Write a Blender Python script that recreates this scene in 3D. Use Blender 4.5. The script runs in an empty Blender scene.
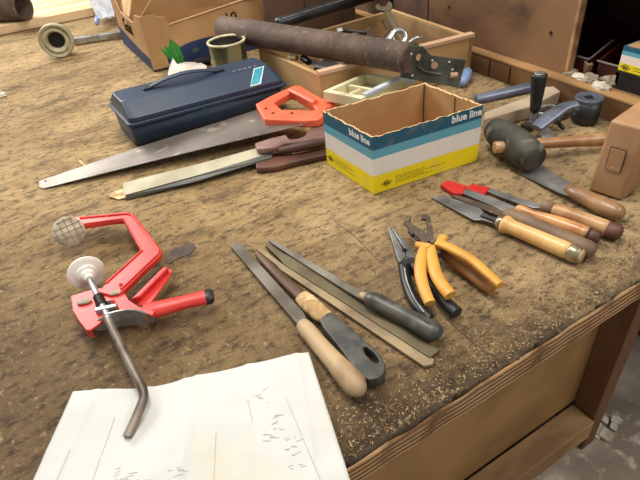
import bpy, bmesh, math, random
from mathutils import Vector, Matrix, noise, Quaternion
random.seed(7)
C = bpy.context.scene.collection
PI = math.pi
V = Vector
# ------------------------------------------------------------------ frame of reference
ZB = 0.47            # height of the bench top above the floor
CH = 0.52            # height of the camera above the bench top
FPX = 522.0
AX = V((0.85427355, -0.37678173, 0.35812321))
AY = V((-0.51190219, -0.48994991, 0.705624))
AZ = V((-0.0904038, -0.78611997, -0.61142665))
def ray(px, py):
    c = V((px-320, py-240, FPX))
    return V((AX.dot(c), AY.dot(c), AZ.dot(c)))
def G(px, py, h=0.0):
    """point of the place seen at px,py lying h above the bench top"""
    r = ray(px, py); t = (h-CH)/r.z
    return V((r.x*t, r.y*t, ZB+h))
def PX(px, py, x):
    r = ray(px, py); t = x/r.x
    return V((x, r.y*t, ZB+CH+r.z*t))
def PY(px, py, y):
    r = ray(px, py); t = y/r.y
    return V((r.x*t, y, ZB+CH+r.z*t))
def W(x, y, h): return V((x, y, ZB+h))

# ------------------------------------------------------------------ materials
def _n(nt, t, **k):
    n = nt.nodes.new(t)
    for a, b in k.items(): setattr(n, a, b)
    return n
def lin(c):
    return tuple((x/12.92 if x <= .04045 else ((x+.055)/1.055)**2.4) for x in [v/255 for v in c])+(1,)
def mat(name, col, rough=.5, metal=0.0, col2=None, scale=20, lo=.4, hi=.6, stretch=(1,1,1), bump=0, bscale=60,
        col3=None, scale3=60, lo3=.55, hi3=.7, trans=0, detail=6, rough2=None, dist=0, alpha=1, coat=0):
    m = bpy.data.materials.new(name); m.use_nodes = True
    nt = m.node_tree; b = nt.nodes['Principled BSDF']
    b.inputs['Roughness'].default_value = rough; b.inputs['Metallic'].default_value = metal
    b.inputs['Base Color'].default_value = lin(col)
    if trans: b.inputs['Transmission Weight'].default_value = trans
    if coat: b.inputs['Coat Weight'].default_value = coat; b.inputs['Coat Roughness'].default_value = .2
    b.inputs['Alpha'].default_value = alpha
    tc = _n(nt, 'ShaderNodeTexCoord'); mp = _n(nt, 'ShaderNodeMapping'); mp.inputs['Scale'].default_value = stretch
    nt.links.new(tc.outputs['Object'], mp.inputs['Vector'])
    out = None
    def layer(prev, c2, sc, lo, hi):
        nz = _n(nt, 'ShaderNodeTexNoise'); nz.inputs['Scale'].default_value = sc; nz.inputs['Detail'].default_value = detail
        nz.inputs['Distortion'].default_value = dist
        nt.links.new(mp.outputs[0], nz.inputs['Vector'])
        mr = _n(nt, 'ShaderNodeMapRange'); mr.inputs[1].default_value = lo; mr.inputs[2].default_value = hi
        nt.links.new(nz.outputs['Fac'], mr.inputs[0])
        mx = _n(nt, 'ShaderNodeMix', data_type='RGBA'); nt.links.new(mr.outputs[0], mx.inputs[0])
        if prev is None: mx.inputs[6].default_value = lin(col)
        else: nt.links.new(prev, mx.inputs[6])
        mx.inputs[7].default_value = lin(c2)
        return mx.outputs[2], mr.outputs[0]
    if col2: out, fac = layer(None, col2, scale, lo, hi)
    if col2 and rough2 is not None:
        r = _n(nt, 'ShaderNodeMapRange'); r.inputs[3].default_value = rough; r.inputs[4].default_value = rough2
        nt.links.new(fac, r.inputs[0]); nt.links.new(r.outputs[0], b.inputs['Roughness'])
    if col3: out, _f = layer(out, col3, scale3, lo3, hi3)
    if out: nt.links.new(out, b.inputs['Base Color'])
    if bump:
        nz = _n(nt, 'ShaderNodeTexNoise'); nz.inputs['Scale'].default_value = bscale; nz.inputs['Detail'].default_value = 8
        nt.links.new(mp.outputs[0], nz.inputs['Vector'])
        bp = _n(nt, 'ShaderNodeBump'); bp.inputs['Strength'].default_value = bump; bp.inputs['Distance'].default_value = .002
        nt.links.new(nz.outputs['Fac'], bp.inputs['Height']); nt.links.new(bp.outputs[0], b.inputs['Normal'])
    return m

# ------------------------------------------------------------------ mesh helpers (world coordinates in, one object out)
class MB:
    def __init__(s): s.v = []; s.f = []; s.mi = []; s.smooth = []
    def add(s, vs, fs, mi=0, smooth=False):
        o = len(s.v); s.v += [V(p) for p in vs]
        for f in fs: s.f.append([o+i for i in f]); s.mi.append(mi); s.smooth.append(smooth)
        return s
    def box(s, a, b, mi=0):
        (x0,y0,z0),(x1,y1,z1) = a, b
        vs = [(x0,y0,z0),(x1,y0,z0),(x1,y1,z0),(x0,y1,z0),(x0,y0,z1),(x1,y0,z1),(x1,y1,z1),(x0,y1,z1)]
        return s.add(vs, [(3,2,1,0),(4,5,6,7),(0,1,5,4),(1,2,6,5),(2,3,7,6),(3,0,4,7)], mi)
    def obox(s, c, ax, ay, az, mi=0):
        """box about centre c with half-axis vectors"""
        c = V(c); ax = V(ax); ay = V(ay); az = V(az)
        vs = [c+ax*i+ay*j+az*k for k in (-1,1) for j in (-1,1) for i in (-1,1)]
        return s.add(vs, [(0,2,3,1),(4,5,7,6),(0,1,5,4),(2,6,7,3),(0,4,6,2),(1,3,7,5)], mi)
    def slab(s, top, t, mi=0, d=V((0,0,-1)), bottom=None):
        """polygon 'top' extruded by t along d"""
        top = [V(p) for p in top]; n = len(top)
        bot = [V(p) for p in bottom] if bottom else [p+V(d)*t for p in top]
        fs = [list(range(n)), list(range(2*n-1, n-1, -1))]
        fs += [(i, i+n, (i+1) % n+n, (i+1) % n) for i in range(n)]
        return s.add(top+bot, fs, mi)
    def ringslab(s, outer, hole, t, d=V((0,0,-1)), mi=0):
        """polygon with a hole, extruded"""
        outer = [V(p) for p in outer]; hole = [V(p) for p in hole]; d = V(d)
        bm = bmesh.new()
        vo = [bm.verts.new(p) for p in outer]; vh = [bm.verts.new(p) for p in hole]
        es = [bm.edges.new((l[i], l[(i+1) % len(l)])) for l in (vo, vh) for i in range(len(l))]
        bmesh.ops.triangle_fill(bm, edges=es, use_beauty=True, normal=d)
        bm.verts.index_update()
        tri = [[v.index for v in f.verts] for f in bm.faces]; n = len(outer)+len(hole)
        vs = outer+hole; vs2 = vs+[p+d*t for p in vs]
        fs = tri+[[i+n for i in reversed(f)] for f in tri]
        no = len(outer); nh = len(hole)
        fs += [(i, (i+1) % no, (i+1) % no+n, i+n) for i in range(no)]
        fs += [(no+(i+1) % nh, no+i, no+i+n, no+(i+1) % nh+n) for i in range(nh)]
        bm.free()
        return s.add(vs2, fs, mi)
    def tube(s, pts, rad, n=16, caps=True, flat=1.0, up=V((0,0,1)), mi=0, smooth=True, inner=None):
        """swept tube; rad a number or a list; flat scales the section along 'up'"""
        pts = [V(p) for p in pts]; m = len(pts)
        if not isinstance(rad, (list, tuple)): rad = [rad]*m
        vs = []; fs = []
        for i, p in enumerate(pts):
            t = (pts[min(i+1, m-1)]-pts[max(i-1, 0)])
            if t.length < 1e-9: t = (pts[-1]-pts[0])
            t.normalize()
            u = V(up)-t*V(up).dot(t)
            if u.length < 1e-3: u = V((1,0,0))-t*t.x
            u.normalize(); w = t.cross(u)
            for k in range(n):
                a = 2*PI*k/n
                vs.append(p+(w*math.cos(a)+u*math.sin(a)*flat)*rad[i])
        for i in range(m-1):
            for k in range(n):
                fs.append((i*n+k, i*n+(k+1) % n, (i+1)*n+(k+1) % n, (i+1)*n+k))
        s.add(vs, fs, mi, smooth)
        if caps:
            s.add([vs[k] for k in range(n)], [tuple(range(n-1, -1, -1))], mi)
            s.add([vs[(m-1)*n+k] for k in range(n)], [tuple(range(n))], mi)
        return s
    def lathe(s, a, b, prof, n=20, mi=0, smooth=True, caps=True):
        """profile [(t, r)] turned about the line a-b; t in 0..1 of its length"""
        a = V(a); b = V(b)
        return s.tube_axis([a+(b-a)*t for t, r in prof], [r for t, r in prof], (b-a).normalized(), n, mi, smooth, caps)
    def tube_axis(s, pts, rad, ax, n, mi, smooth, caps):
        u = V((0,0,1))-ax*ax.z
        if u.length < 1e-3: u = V((1,0,0))-ax*ax.x
        u.normalize(); w = ax.cross(u); vs = []; fs = []; m = len(pts)
        for i, p in enumerate(pts):
            for k in range(n):
                q = 2*PI*k/n; vs.append(p+(w*math.cos(q)+u*math.sin(q))*max(rad[i], 1e-5))
        for i in range(m-1):
            for k in range(n):
                fs.append((i*n+k, i*n+(k+1) % n, (i+1)*n+(k+1) % n, (i+1)*n+k))
        if caps:
            fs.append(tuple(range(n-1, -1, -1))); fs.append(tuple((m-1)*n+k for k in range(n)))
        s.add(vs, fs, mi, smooth)
        return s
    def loft(s, rings, mi=0, smooth=False, cap0=True, cap1=True):
        n = len(rings[0]); vs = [V(p) for r in rings for p in r]; fs = []
        for i in range(len(rings)-1):
            for k in range(n):
                fs.append((i*n+k, i*n+(k+1) % n, (i+1)*n+(k+1) % n, (i+1)*n+k))
        if cap0: fs.append(tuple(range(n-1, -1, -1)))
        if cap1: fs.append(tuple((len(rings)-1)*n+k for k in range(n)))
        return s.add(vs, fs, mi, smooth)
    def build(s, name, mats, parent=None, root=None, bevel=0, seg=2, recalc=True, wn=False):
        """links the shapes as ONE object; parent gives the thing (or part) that owns it"""
        if not isinstance(mats, (list, tuple)): mats = [mats]
        org = V((0,0,0))
        if parent is not None:
            org = V(parent['_o'])
        else:
            xs = [p.x for p in s.v]; ys = [p.y for p in s.v]; zs = [p.z for p in s.v]
            org = V(((min(xs)+max(xs))/2, (min(ys)+max(ys))/2, min(zs)))
        me = bpy.data.meshes.new(name)
        me.from_pydata([tuple(p-org) for p in s.v], [], s.f)
        for m in mats: me.materials.append(m)
        for i, p in enumerate(me.polygons): p.material_index = s.mi[i]; p.use_smooth = s.smooth[i]
        if recalc:
            bm = bmesh.new(); bm.from_mesh(me); bmesh.ops.recalc_face_normals(bm, faces=bm.faces); bm.to_mesh(me); bm.free()
        me.update()
        o = bpy.data.objects.new(name, me); C.objects.link(o)
        o['_o'] = tuple(org)
        if parent is not None: o.parent = parent
        else: o.location = org
        if bevel:
            b = o.modifiers.new('bevel', 'BEVEL'); b.width = bevel; b.segments = seg; b.limit_method = 'ANGLE'; b.angle_limit = .6
            for p in me.polygons: p.use_smooth = True
            w = o.modifiers.new('wn', 'WEIGHTED_NORMAL')
        return o
def tag(o, label, cat, group=None, kind=None):
    if label: o['label'] = label
    if cat: o['category'] = cat
    if group: o['group'] = group
    if kind: o['kind'] = kind
    return o
def thing(name, loc, label, cat, group=None):
    o = bpy.data.objects.new(name, None); C.objects.link(o); o.location = loc; o['_o'] = tuple(loc)
    o.empty_display_size = .02
    return tag(o, label, cat, group)
def lerp(a, b, t): return a+(b-a)*t
def catmull(pts, n=6):
    out = []; P = [V(p) for p in pts]
    for i in range(len(P)-1):
        p0 = P[max(i-1,0)]; p1 = P[i]; p2 = P[i+1]; p3 = P[min(i+2, len(P)-1)]
        for k in range(n):
            t = k/n
            out.append(.5*((2*p1)+(p2-p0)*t+(2*p0-5*p1+4*p2-p3)*t*t+(3*p1-p0-3*p2+p3)*t**3))
    out.append(P[-1]); return out
def crad(r, n=6):
    return [v.x for v in catmull([V((a,0,0)) for a in r], n)]

# ================================================================== MATERIALS
def bench_mat():
    m = bpy.data.materials.new('worn_bench_wood'); m.use_nodes = True; nt = m.node_tree; b = nt.nodes['Principled BSDF']
    tc = _n(nt, 'ShaderNodeTexCoord'); va = _n(nt, 'ShaderNodeVectorMath', operation='ADD'); nt.links.new(tc.outputs['Object'], va.inputs[0]); va.inputs[1].default_value = (0,1.2,0); geo = va.outputs[0]
    def nz(scale, st=(1,1,1), det=8, rough=.6, dist=0, off=0):
        mp = _n(nt, 'ShaderNodeMapping'); mp.inputs['Scale'].default_value = st; mp.inputs['Location'].default_value = (off,off*.7,0)
        nt.links.new(geo, mp.inputs['Vector'])
        z = _n(nt, 'ShaderNodeTexNoise'); z.inputs['Scale'].default_value = scale; z.inputs['Detail'].default_value = det
        z.inputs['Roughness'].default_value = rough; z.inputs['Distortion'].default_value = dist
        nt.links.new(mp.outputs[0], z.inputs['Vector']); return z.outputs['Fac']
    def ramp(src, lo, hi):
        r = _n(nt, 'ShaderNodeMapRange'); r.inputs[1].default_value = lo; r.inputs[2].default_value = hi
        nt.links.new(src, r.inputs[0]); return r.outputs[0]
    def mix(fac, a, bb, k=1.0):
        x = _n(nt, 'ShaderNodeMix', data_type='RGBA')
        if k != 1.0:
            mm = _n(nt, 'ShaderNodeMath', operation='MULTIPLY'); nt.links.new(fac, mm.inputs[0]); mm.inputs[1].default_value = k; fac = mm.outputs[0]
        nt.links.new(fac, x.inputs[0])
        for i, c in ((6, a), (7, bb)):
            if isinstance(c, tuple): x.inputs[i].default_value = lin(c)
            else: nt.links.new(c, x.inputs[i])
        return x.outputs[2]
    sep = _n(nt, 'ShaderNodeSeparateXYZ'); nt.links.new(geo, sep.inputs[0])
    c = mix(ramp(nz(3.2, (1, 1.6, 1), dist=.4), .38, .62), (196,164,114), (160,130,82))
    c = mix(ramp(nz(9, (.7, 1.5, 1), off=3), .5, .68), c, (124,94,56), .85)
    # a long worn, dirtier zone where the work is done (nearest the user, towards the left)
    w = _n(nt, 'ShaderNodeMath', operation='MULTIPLY_ADD'); nt.links.new(sep.outputs[1], w.inputs[0]); w.inputs[1].default_value = -1.15; w.inputs[2].default_value = 1.32
    w2 = _n(nt, 'ShaderNodeMath', operation='MULTIPLY_ADD'); nt.links.new(sep.outputs[0], w2.inputs[0]); w2.inputs[1].default_value = -.95; nt.links.new(w.outputs[0], w2.inputs[2])
    w3 = _n(nt, 'ShaderNodeMath', operation='MULTIPLY_ADD'); nt.links.new(nz(4, det=4, off=8), w3.inputs[0]); w3.inputs[1].default_value = .9; nt.links.new(w2.outputs[0], w3.inputs[2])
    c = mix(ramp(w3.outputs[0], .62, 1.35), c, (106,82,54), .85)
    # dark stains
    c = mix(ramp(nz(6.5, (1,1,1), det=10, rough=.68, dist=.8, off=5), .57, .72), c, (72,54,34), .75)
    c = mix(ramp(nz(24, (.5,1.4,1), det=10, rough=.7, off=2), .53, .70), c, (66,48,30), .85)
    c = mix(ramp(nz(55, (1,1,1), det=6, rough=.7, off=12), .59, .69), c, (56,40,26), .75)
    c = mix(ramp(nz(46, (1,1.2,1), det=6, rough=.75, off=17), .62, .74), c, (196,172,130), .55)
    c = mix(ramp(nz(15, (1,1,1), det=9, rough=.75, off=21), .62, .70), c, (58,44,30), .7)
    # grime along the front edge
    e = _n(nt, 'ShaderNodeMath', operation='MULTIPLY_ADD'); nt.links.new(sep.outputs[1], e.inputs[0]); e.inputs[1].default_value = -7.0; e.inputs[2].default_value = 2.5
    e2 = _n(nt, 'ShaderNodeMath', operation='MULTIPLY_ADD'); nt.links.new(nz(13, det=8, rough=.7, off=1), e2.inputs[0]); e2.inputs[1].default_value = 1.9; nt.links.new(e.outputs[0], e2.inputs[2])
    e3 = _n(nt, 'ShaderNodeMath', operation='MULTIPLY_ADD'); nt.links.new(sep.outputs[0], e3.inputs[0]); e3.inputs[1].default_value = -.9; nt.links.new(e2.outputs[0], e3.inputs[2])
    c = mix(ramp(sep.outputs[0], .25, .75), c, (182,156,118), .45)
    c = mix(ramp(e3.outputs[0], .85, 1.35), c, (70,55,38), .92)
    # fibres
    c = mix(ramp(nz(105, (.5,1,1), det=5, rough=.8), .50, .62), c, (46,32,18), .75)
    c = mix(ramp(nz(130, (1,.6,1), det=4, rough=.8, off=4), .57, .70), c, (220,196,148), .5)
    nt.links.new(c, b.inputs['Base Color'])
    b.inputs['Roughness'].default_value = .82
    hh = _n(nt, 'ShaderNodeMath', operation='ADD'); nt.links.new(nz(90, det=8, rough=.75), hh.inputs[0]); nt.links.new(nz(22, det=6), hh.inputs[1])
    bp = _n(nt, 'ShaderNodeBump'); bp.inputs['Strength'].default_value = 1.0; bp.inputs['Distance'].default_value = .007
    nt.links.new(hh.outputs[0], bp.inputs['Height']); nt.links.new(bp.outputs[0], b.inputs['Normal'])
    return m
M = {}
M['bench'] = bench_mat()
def ply_mat():
    m = bpy.data.materials.new('ply_edge'); m.use_nodes = True; nt = m.node_tree; b = nt.nodes['Principled BSDF']
    tc = _n(nt, 'ShaderNodeTexCoord'); wv = _n(nt, 'ShaderNodeTexWave', wave_type='BANDS', bands_direction='Z')
    wv.inputs['Scale'].default_value = 34; wv.inputs['Distortion'].default_value = 1.2; wv.inputs['Detail'].default_value = 3; wv.inputs['Detail Scale'].default_value = .5
    nt.links.new(tc.outputs['Object'], wv.inputs['Vector'])
    cr = _n(nt, 'ShaderNodeValToRGB'); cr.color_ramp.elements[0].color = lin((104,72,42)); cr.color_ramp.elements[1].color = lin((184,146,100)); cr.color_ramp.elements[0].position = .2; cr.color_ramp.elements[1].position = .75
    nt.links.new(wv.outputs['Fac'], cr.inputs[0])
    nz = _n(nt, 'ShaderNodeTexNoise'); nz.inputs['Scale'].default_value = 18; nz.inputs['Detail'].default_value = 8; nt.links.new(tc.outputs['Object'], nz.inputs['Vector'])
    mr = _n(nt, 'ShaderNodeMapRange'); mr.inputs[1].default_value = .48; mr.inputs[2].default_value = .66; nt.links.new(nz.outputs['Fac'], mr.inputs[0])
    mx = _n(nt, 'ShaderNodeMix', data_type='RGBA'); nt.links.new(mr.outputs[0], mx.inputs[0]); nt.links.new(cr.outputs[0], mx.inputs[6]); mx.inputs[7].default_value = lin((104,72,42))
    nt.links.new(mx.outputs[2], b.inputs['Base Color']); b.inputs['Roughness'].default_value = .8
    bp = _n(nt, 'ShaderNodeBump'); bp.inputs['Strength'].default_value = .6; bp.inputs['Distance'].default_value = .003
    nt.links.new(wv.outputs['Fac'], bp.inputs['Height']); nt.links.new(bp.outputs[0], b.inputs['Normal'])
    return m
M['ply'] = ply_mat()
M['panel'] = mat('hardboard', (146,112,64), .6, col2=(118,86,46), scale=7, lo=.4, hi=.65, bump=.2, bscale=80)
M['frame_wood'] = mat('frame_timber', (112,80,52), .6, col2=(96,62,36), scale=12, stretch=(1,1,.25), bump=.3)
M['endboard'] = mat('end_board', (96,58,34), .7, col2=(66,38,22), scale=9, bump=.3)
M['railwood'] = mat('rail_timber', (168,134,90), .7, col2=(122,90,56), scale=10, stretch=(.4,1,1), bump=.3, bscale=50)
M['concrete'] = mat('concrete', (186,170,152), .9, col2=(130,116,102), scale=7, lo=.4, hi=.62, bump=1.0, bscale=28, col3=(200,186,168), scale3=38, lo3=.55, hi3=.75)
M['cabrail'] = mat('cabinet_rail', (122,88,52), .65, col2=(90,60,34), scale=14, stretch=(1,.3,1), bump=.3)
M['cabledge'] = mat('cabinet_ledge', (165,125,78), .7, col2=(120,86,52), scale=16, stretch=(1,.3,1), bump=.3)
M['cabpanel'] = mat('cabinet_panel', (132,98,66), .55, col2=(90,62,40), scale=4.5, lo=.38, hi=.62, bump=.15, bscale=40, stretch=(1,.7,1.3), col3=(66,46,32), scale3=9, lo3=.56, hi3=.72)
M['darkpanel'] = mat('dark_stained_board', (104,78,62), .6, col2=(70,50,38), scale=8, stretch=(1,1,.4), bump=.2)
M['cabedge'] = mat('cabinet_edge', (176,138,96), .6, col2=(130,98,64), scale=30)
M['plank'] = mat('pale_plank', (238,214,176), .65, col2=(214,180,134), scale=5, stretch=(.25,2,1), bump=.3, bscale=30, col3=(196,150,104), scale3=9, lo3=.6, hi3=.72)
M['plankedge'] = mat('plank_edge', (206,162,110), .7, col2=(168,118,72), scale=10, stretch=(.3,1,1))
M['card'] = mat('cardboard', (186,146,98), .8, col2=(170,130,84), scale=9, bump=.12, bscale=120)
M['cardlight'] = mat('cardboard_pale', (214,180,132), .85, col2=(196,160,112), scale=14)
M['black'] = mat('black_plastic', (26,27,29), .42, col2=(48,48,48), scale=40, lo=.5, hi=.75, bump=.1)
M['greygrip'] = mat('grey_black_grip', (54,54,50), .4, col2=(96,92,82), scale=40, lo=.4, hi=.7, bump=.15, bscale=100)
M['steel'] = mat('tool_steel', (168,168,168), .40, .7, col2=(112,108,104), scale=22, lo=.4, hi=.7, bump=.08, bscale=120)
M['sawsteel'] = mat('saw_steel', (142,132,122), .45, .5, col2=(112,102,94), scale=9, lo=.35, hi=.65, bump=.05, col3=(188,180,164), scale3=26, lo3=.6, hi3=.74)
M['filesteel'] = mat('file_steel', (128,122,110), .55, .55, col2=(92,84,72), scale=14, lo=.4, hi=.65, bump=.35, bscale=500)
M['filebrown'] = mat('browned_file_steel', (106,82,62), .55, .45, col2=(72,54,42), scale=18, lo=.4, hi=.65, bump=.35, bscale=500)
M['fileolive'] = mat('dull_file_steel', (112,100,74), .6, .4, col2=(84,72,52), scale=16, lo=.4, hi=.65, bump=.3, bscale=500)
M['filetan'] = mat('dusty_file_steel', (158,138,106), .6, .3, col2=(120,102,76), scale=16, lo=.4, hi=.65, bump=.3, bscale=500)
M['darksteel'] = mat('dark_steel', (72,68,66), .5, .7, col2=(48,42,38), scale=30, lo=.4, hi=.7, bump=.15)
M['rust'] = mat('rusty_steel', (106,86,72), .75, .2, col2=(74,58,48), scale=14, lo=.35, hi=.65, bump=.6, bscale=70, col3=(126,108,92), scale3=70, lo3=.58, hi3=.74)
M['rodsteel'] = mat('worn_rod_steel', (136,124,112), .45, .5, col2=(96,84,74), scale=30, bump=.1)
M['chrome'] = mat('chrome', (215,218,220), .15, 1.0)
M['steelbright'] = mat('polished_steel', (206,208,208), .25, .8, col2=(170,170,168), scale=40)
M['zinc'] = mat('dull_zinc', (178,180,180), .38, .6, col2=(130,128,122), scale=30)
M['whiteplastic'] = mat('off_white_plastic', (240,238,226), .4, col2=(198,190,168), scale=22, lo=.5, hi=.72)
M['padgrey'] = mat('pad_plastic', (214,200,176), .6, col2=(150,138,118), scale=40)
M['padgroove'] = mat('pad_groove', (150,132,106), .8)
M['red'] = mat('red_enamel', (222,60,50), .42, 0, col2=(200,44,38), scale=14, coat=.1, col3=(232,110,90), scale3=60, lo3=.66, hi3=.75)
M['redplastic'] = mat('red_plastic', (214,46,32), .45, col2=(192,34,24), scale=20)
M['orange'] = mat('orange_plastic', (240,112,78), .42, col2=(230,98,64), scale=14, bump=.08)
M['bluebox'] = mat('dark_blue_plastic', (36,52,74), .38, col2=(46,58,74), scale=16, lo=.4, hi=.7, bump=.12, bscale=150, col3=(92,98,106), scale3=70, lo3=.68, hi3=.78)
M['teal'] = mat('teal_sticker', (40,142,164), .4, col2=(60,160,178), scale=60)
M['stickerwhite'] = mat('sticker_white', (222,226,222), .5)
M['beech'] = mat('beech_handle', (220,176,112), .4, col2=(200,144,78), scale=9, stretch=(1,1,1), bump=.06, coat=.25)
M['palehandle'] = mat('worn_pale_handle', (182,154,116), .55, col2=(140,112,80), scale=16, bump=.15, bscale=90)
M['brownhandle'] = mat('brown_grey_handle', (128,102,78), .6, col2=(102,80,60), scale=18, bump=.15)
M['orangewood'] = mat('varnished_handle', (206,148,90), .32, col2=(160,104,56), scale=22, bump=.1, coat=.5)
M['tanwood'] = mat('tan_handle', (200,158,108), .42, col2=(150,108,68), scale=16, bump=.1, coat=.2)
M['scraperwood'] = mat('scraper_handle', (158,118,78), .4, col2=(108,76,48), scale=14, bump=.1, coat=.3)
M['malletwood'] = mat('mallet_beech', (170,132,94), .55, col2=(146,106,70), scale=9, bump=.2, bscale=60, stretch=(1,1,.3))
M['rubber'] = mat('dark_rubber', (70,68,56), .65, col2=(36,36,30), scale=18, lo=.40, hi=.6, bump=.8, bscale=45, col3=(118,114,96), scale3=30, lo3=.58, hi3=.7)
M['tape'] = mat('tan_tape', (222,198,148), .7, col2=(170,134,84), scale=60, bump=.8, bscale=90)
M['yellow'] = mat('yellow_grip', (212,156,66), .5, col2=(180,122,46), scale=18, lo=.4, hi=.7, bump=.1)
M['yellowdark'] = mat('yellow_grip_dark', (150,98,40), .55, col2=(110,68,30), scale=18)  # darker yellow, on the lower handle of the combination pliers
M['purplewood'] = mat('worn_saw_handle', (150,120,110), .6, col2=(112,82,72), scale=14, bump=.2)
M['redwood'] = mat('red_brown_handle', (104,62,46), .55, col2=(74,44,34), scale=16, bump=.25)
M['sleeve'] = mat('pale_blade_guard', (184,176,148), .55, col2=(160,150,122), scale=12, stretch=(1,1,1))
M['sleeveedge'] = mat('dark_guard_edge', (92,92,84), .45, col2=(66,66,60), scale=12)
M['paper'] = mat('paper', (206,205,198), .85, col2=(192,192,188), scale=6, lo=.4, hi=.7, bump=.1, bscale=200, col3=(208,196,156), scale3=5, lo3=.58, hi3=.8)
M['pencil'] = mat('pencil', (158,160,164), .8)
M['dirtyline'] = mat('sawdust_smudge', (190,168,122), .9, col2=(170,146,100), scale=200)
M['cream'] = mat('cream_plastic', (222,214,176), .45, col2=(196,186,146), scale=12, col3=(150,146,128), scale3=30, lo3=.64, hi3=.76)
M['creamwhite'] = mat('grey_white_plastic', (206,212,214), .4, col2=(180,186,190), scale=20)
M['crate'] = mat('crate_wood', (190,154,106), .65, col2=(164,126,80), scale=11, stretch=(.3,.3,1), bump=.2, bscale=60)
M['cratein'] = mat('crate_inner_wood', (168,136,92), .7, col2=(134,104,68), scale=8, bump=.2)
M['pinkrail'] = mat('pinkish_rail', (208,174,146), .6, col2=(182,146,116), scale=14, stretch=(.3,1,1))
M['cup'] = mat('stained_glaze', (150,134,90), .4, col2=(78,80,54), scale=22, lo=.44, hi=.56, stretch=(1,1,.3), bump=.3, bscale=40, col3=(60,58,44), scale3=34, lo3=.54, hi3=.62)
M['cuprim'] = mat('cup_rim', (218,206,168), .4, col2=(180,166,126), scale=40)
M['cupin'] = mat('cup_inside', (44,40,34), .6)
M['bluewave'] = mat('navy_print', (30,46,84), .6, col2=(36,54,92), scale=20, col3=(70,104,70), scale3=40, lo3=.64, hi3=.7)
M['greenleaf'] = mat('green_print', (46,140,52), .55, col2=(36,120,44), scale=40)
M['leafvein'] = mat('leaf_vein', (120,190,90), .6)
M['white'] = mat('white_paper', (238,232,224), .8, col2=(224,210,196), scale=20)
M['ink'] = mat('ink', (52,42,34), .7)
M['blackpipe'] = mat('black_pipe', (54,56,58), .35, .3, col2=(38,38,40), scale=16)
M['greybar'] = mat('grey_timber', (178,160,134), .7, col2=(150,132,108), scale=9, stretch=(.3,1,1), bump=.25, col3=(120,104,84), scale3=14, lo3=.6, hi3=.75)
M['bluegrey'] = mat('blue_grey_steel', (118,124,140), .4, .5, col2=(88,92,106), scale=18)
M['blue'] = mat('blue_plastic', (140,164,206), .35, col2=(112,138,184), scale=20)
M['plasticbag'] = mat('clear_film', (226,230,236), .25, trans=.45, alpha=.75)
M['flange'] = mat('plaster_ring', (196,188,158), .7, col2=(164,154,122), scale=18, bump=.3)
M['hole'] = mat('dark_cavity', (18,16,14), .8)
M['darkred'] = mat('dark_red_plastic', (74,24,24), .45, col2=(52,16,18), scale=14)
M['greyedge'] = mat('grey_lip', (122,112,104), .5)
M['junk'] = mat('grey_rag', (150,138,118), .85, col2=(112,98,80), scale=30, bump=.3)
M['junkwhite'] = mat('dusty_white', (206,198,182), .8, col2=(164,150,130), scale=24)
M['chips'] = mat('wood_chips', (204,176,128), .8, col2=(150,112,68), scale=60)
M['chipsdark'] = mat('dark_chips', (86,62,40), .85, col2=(124,94,62), scale=60)
M['glassgrey'] = mat('ferrule', (196,182,150), .3, .8, col2=(150,136,108), scale=40)
M['stain'] = mat('black_stain', (62,50,40), .75, col2=(88,70,52), scale=40, bump=.4)

# ================================================================== SETTING
fl = MB(); fl.box((-4,-3,-.1),(5,5,0)); o = fl.build('floor', M['concrete']); o['kind'] = 'structure'
for nm, a, b in (('wall_back', (-4,5,0),(5,5.1,2.6)), ('wall_right', (5,-3,0),(5.1,5.1,2.6))):
    o = MB().box(a, b).build(nm, mat(nm+'_plaster', (150,142,128), .9, col2=(132,124,110), scale=3)); o['kind'] = 'structure'

# ------------------------------------------------------------------ workbench
YF = .258; XR = .99
wb = thing('workbench', (0,1.2,0), 'large worn wooden workbench with stained rough top and plywood front edge', 'workbench')
def top_h(x, y):
    h = -.0006*(1+noise.noise(V((x*60, y*60, 0))))
    d = y-YF
    if d < .05:
        k = (1-d/.05)
        h -= k*k*(.004+.007*max(0, noise.noise(V((x*22, y*30, 3)))+.35)) + k*.0022*(1+noise.noise(V((x*120, y*120, 9))))
    return h
ys = [YF+.0022*i for i in range(26)]
while ys[-1] < .9: ys.append(ys[-1]+.008)
while ys[-1] < 3.9: ys.append(ys[-1]+.06)
xs = [-1.6]
while xs[-1] < -.2: xs.append(xs[-1]+.05)
while xs[-1] < .75: xs.append(xs[-1]+.004)
while xs[-1] < XR: xs.append(min(XR+1e-6, xs[-1]+.02))
tb = MB(); nx = len(xs); ny = len(ys); vs = []
for j, y in enumerate(ys):
    for i, x in enumerate(xs):
        yy = y
        if j == 0: yy = y+.004*noise.noise(V((x*40, 0, 0)))+.003*noise.noise(V((x*140, 5, 0)))
        vs.append(V((x, yy, ZB+top_h(x, y))))
fs = [(j*nx+i, j*nx+i+1, (j+1)*nx+i+1, (j+1)*nx+i) for j in range(ny-1) for i in range(nx-1)]
nb = len(vs)
vs += [V((x, YF+.004, ZB-.032)) for x in xs]
fs += [(i, nb+i, nb+i+1, i+1) for i in range(nx-1)]
nb2 = len(vs)
vs += [V((xs[0], ys[-1], ZB-.032)), V((xs[-1], ys[-1], ZB-.032))]
fs += [[nb+i for i in range(nx)]+[nb2+1, nb2], [i*nx for i in range(ny)]+[nb2, nb], [nb+nx-1, nb2+1]+[i*nx+nx-1 for i in range(ny-1, -1, -1)]]
tb.add(vs, fs, smooth=True)
otop = tb.build('bench_top', M['bench'], wb, recalc=False)
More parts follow.
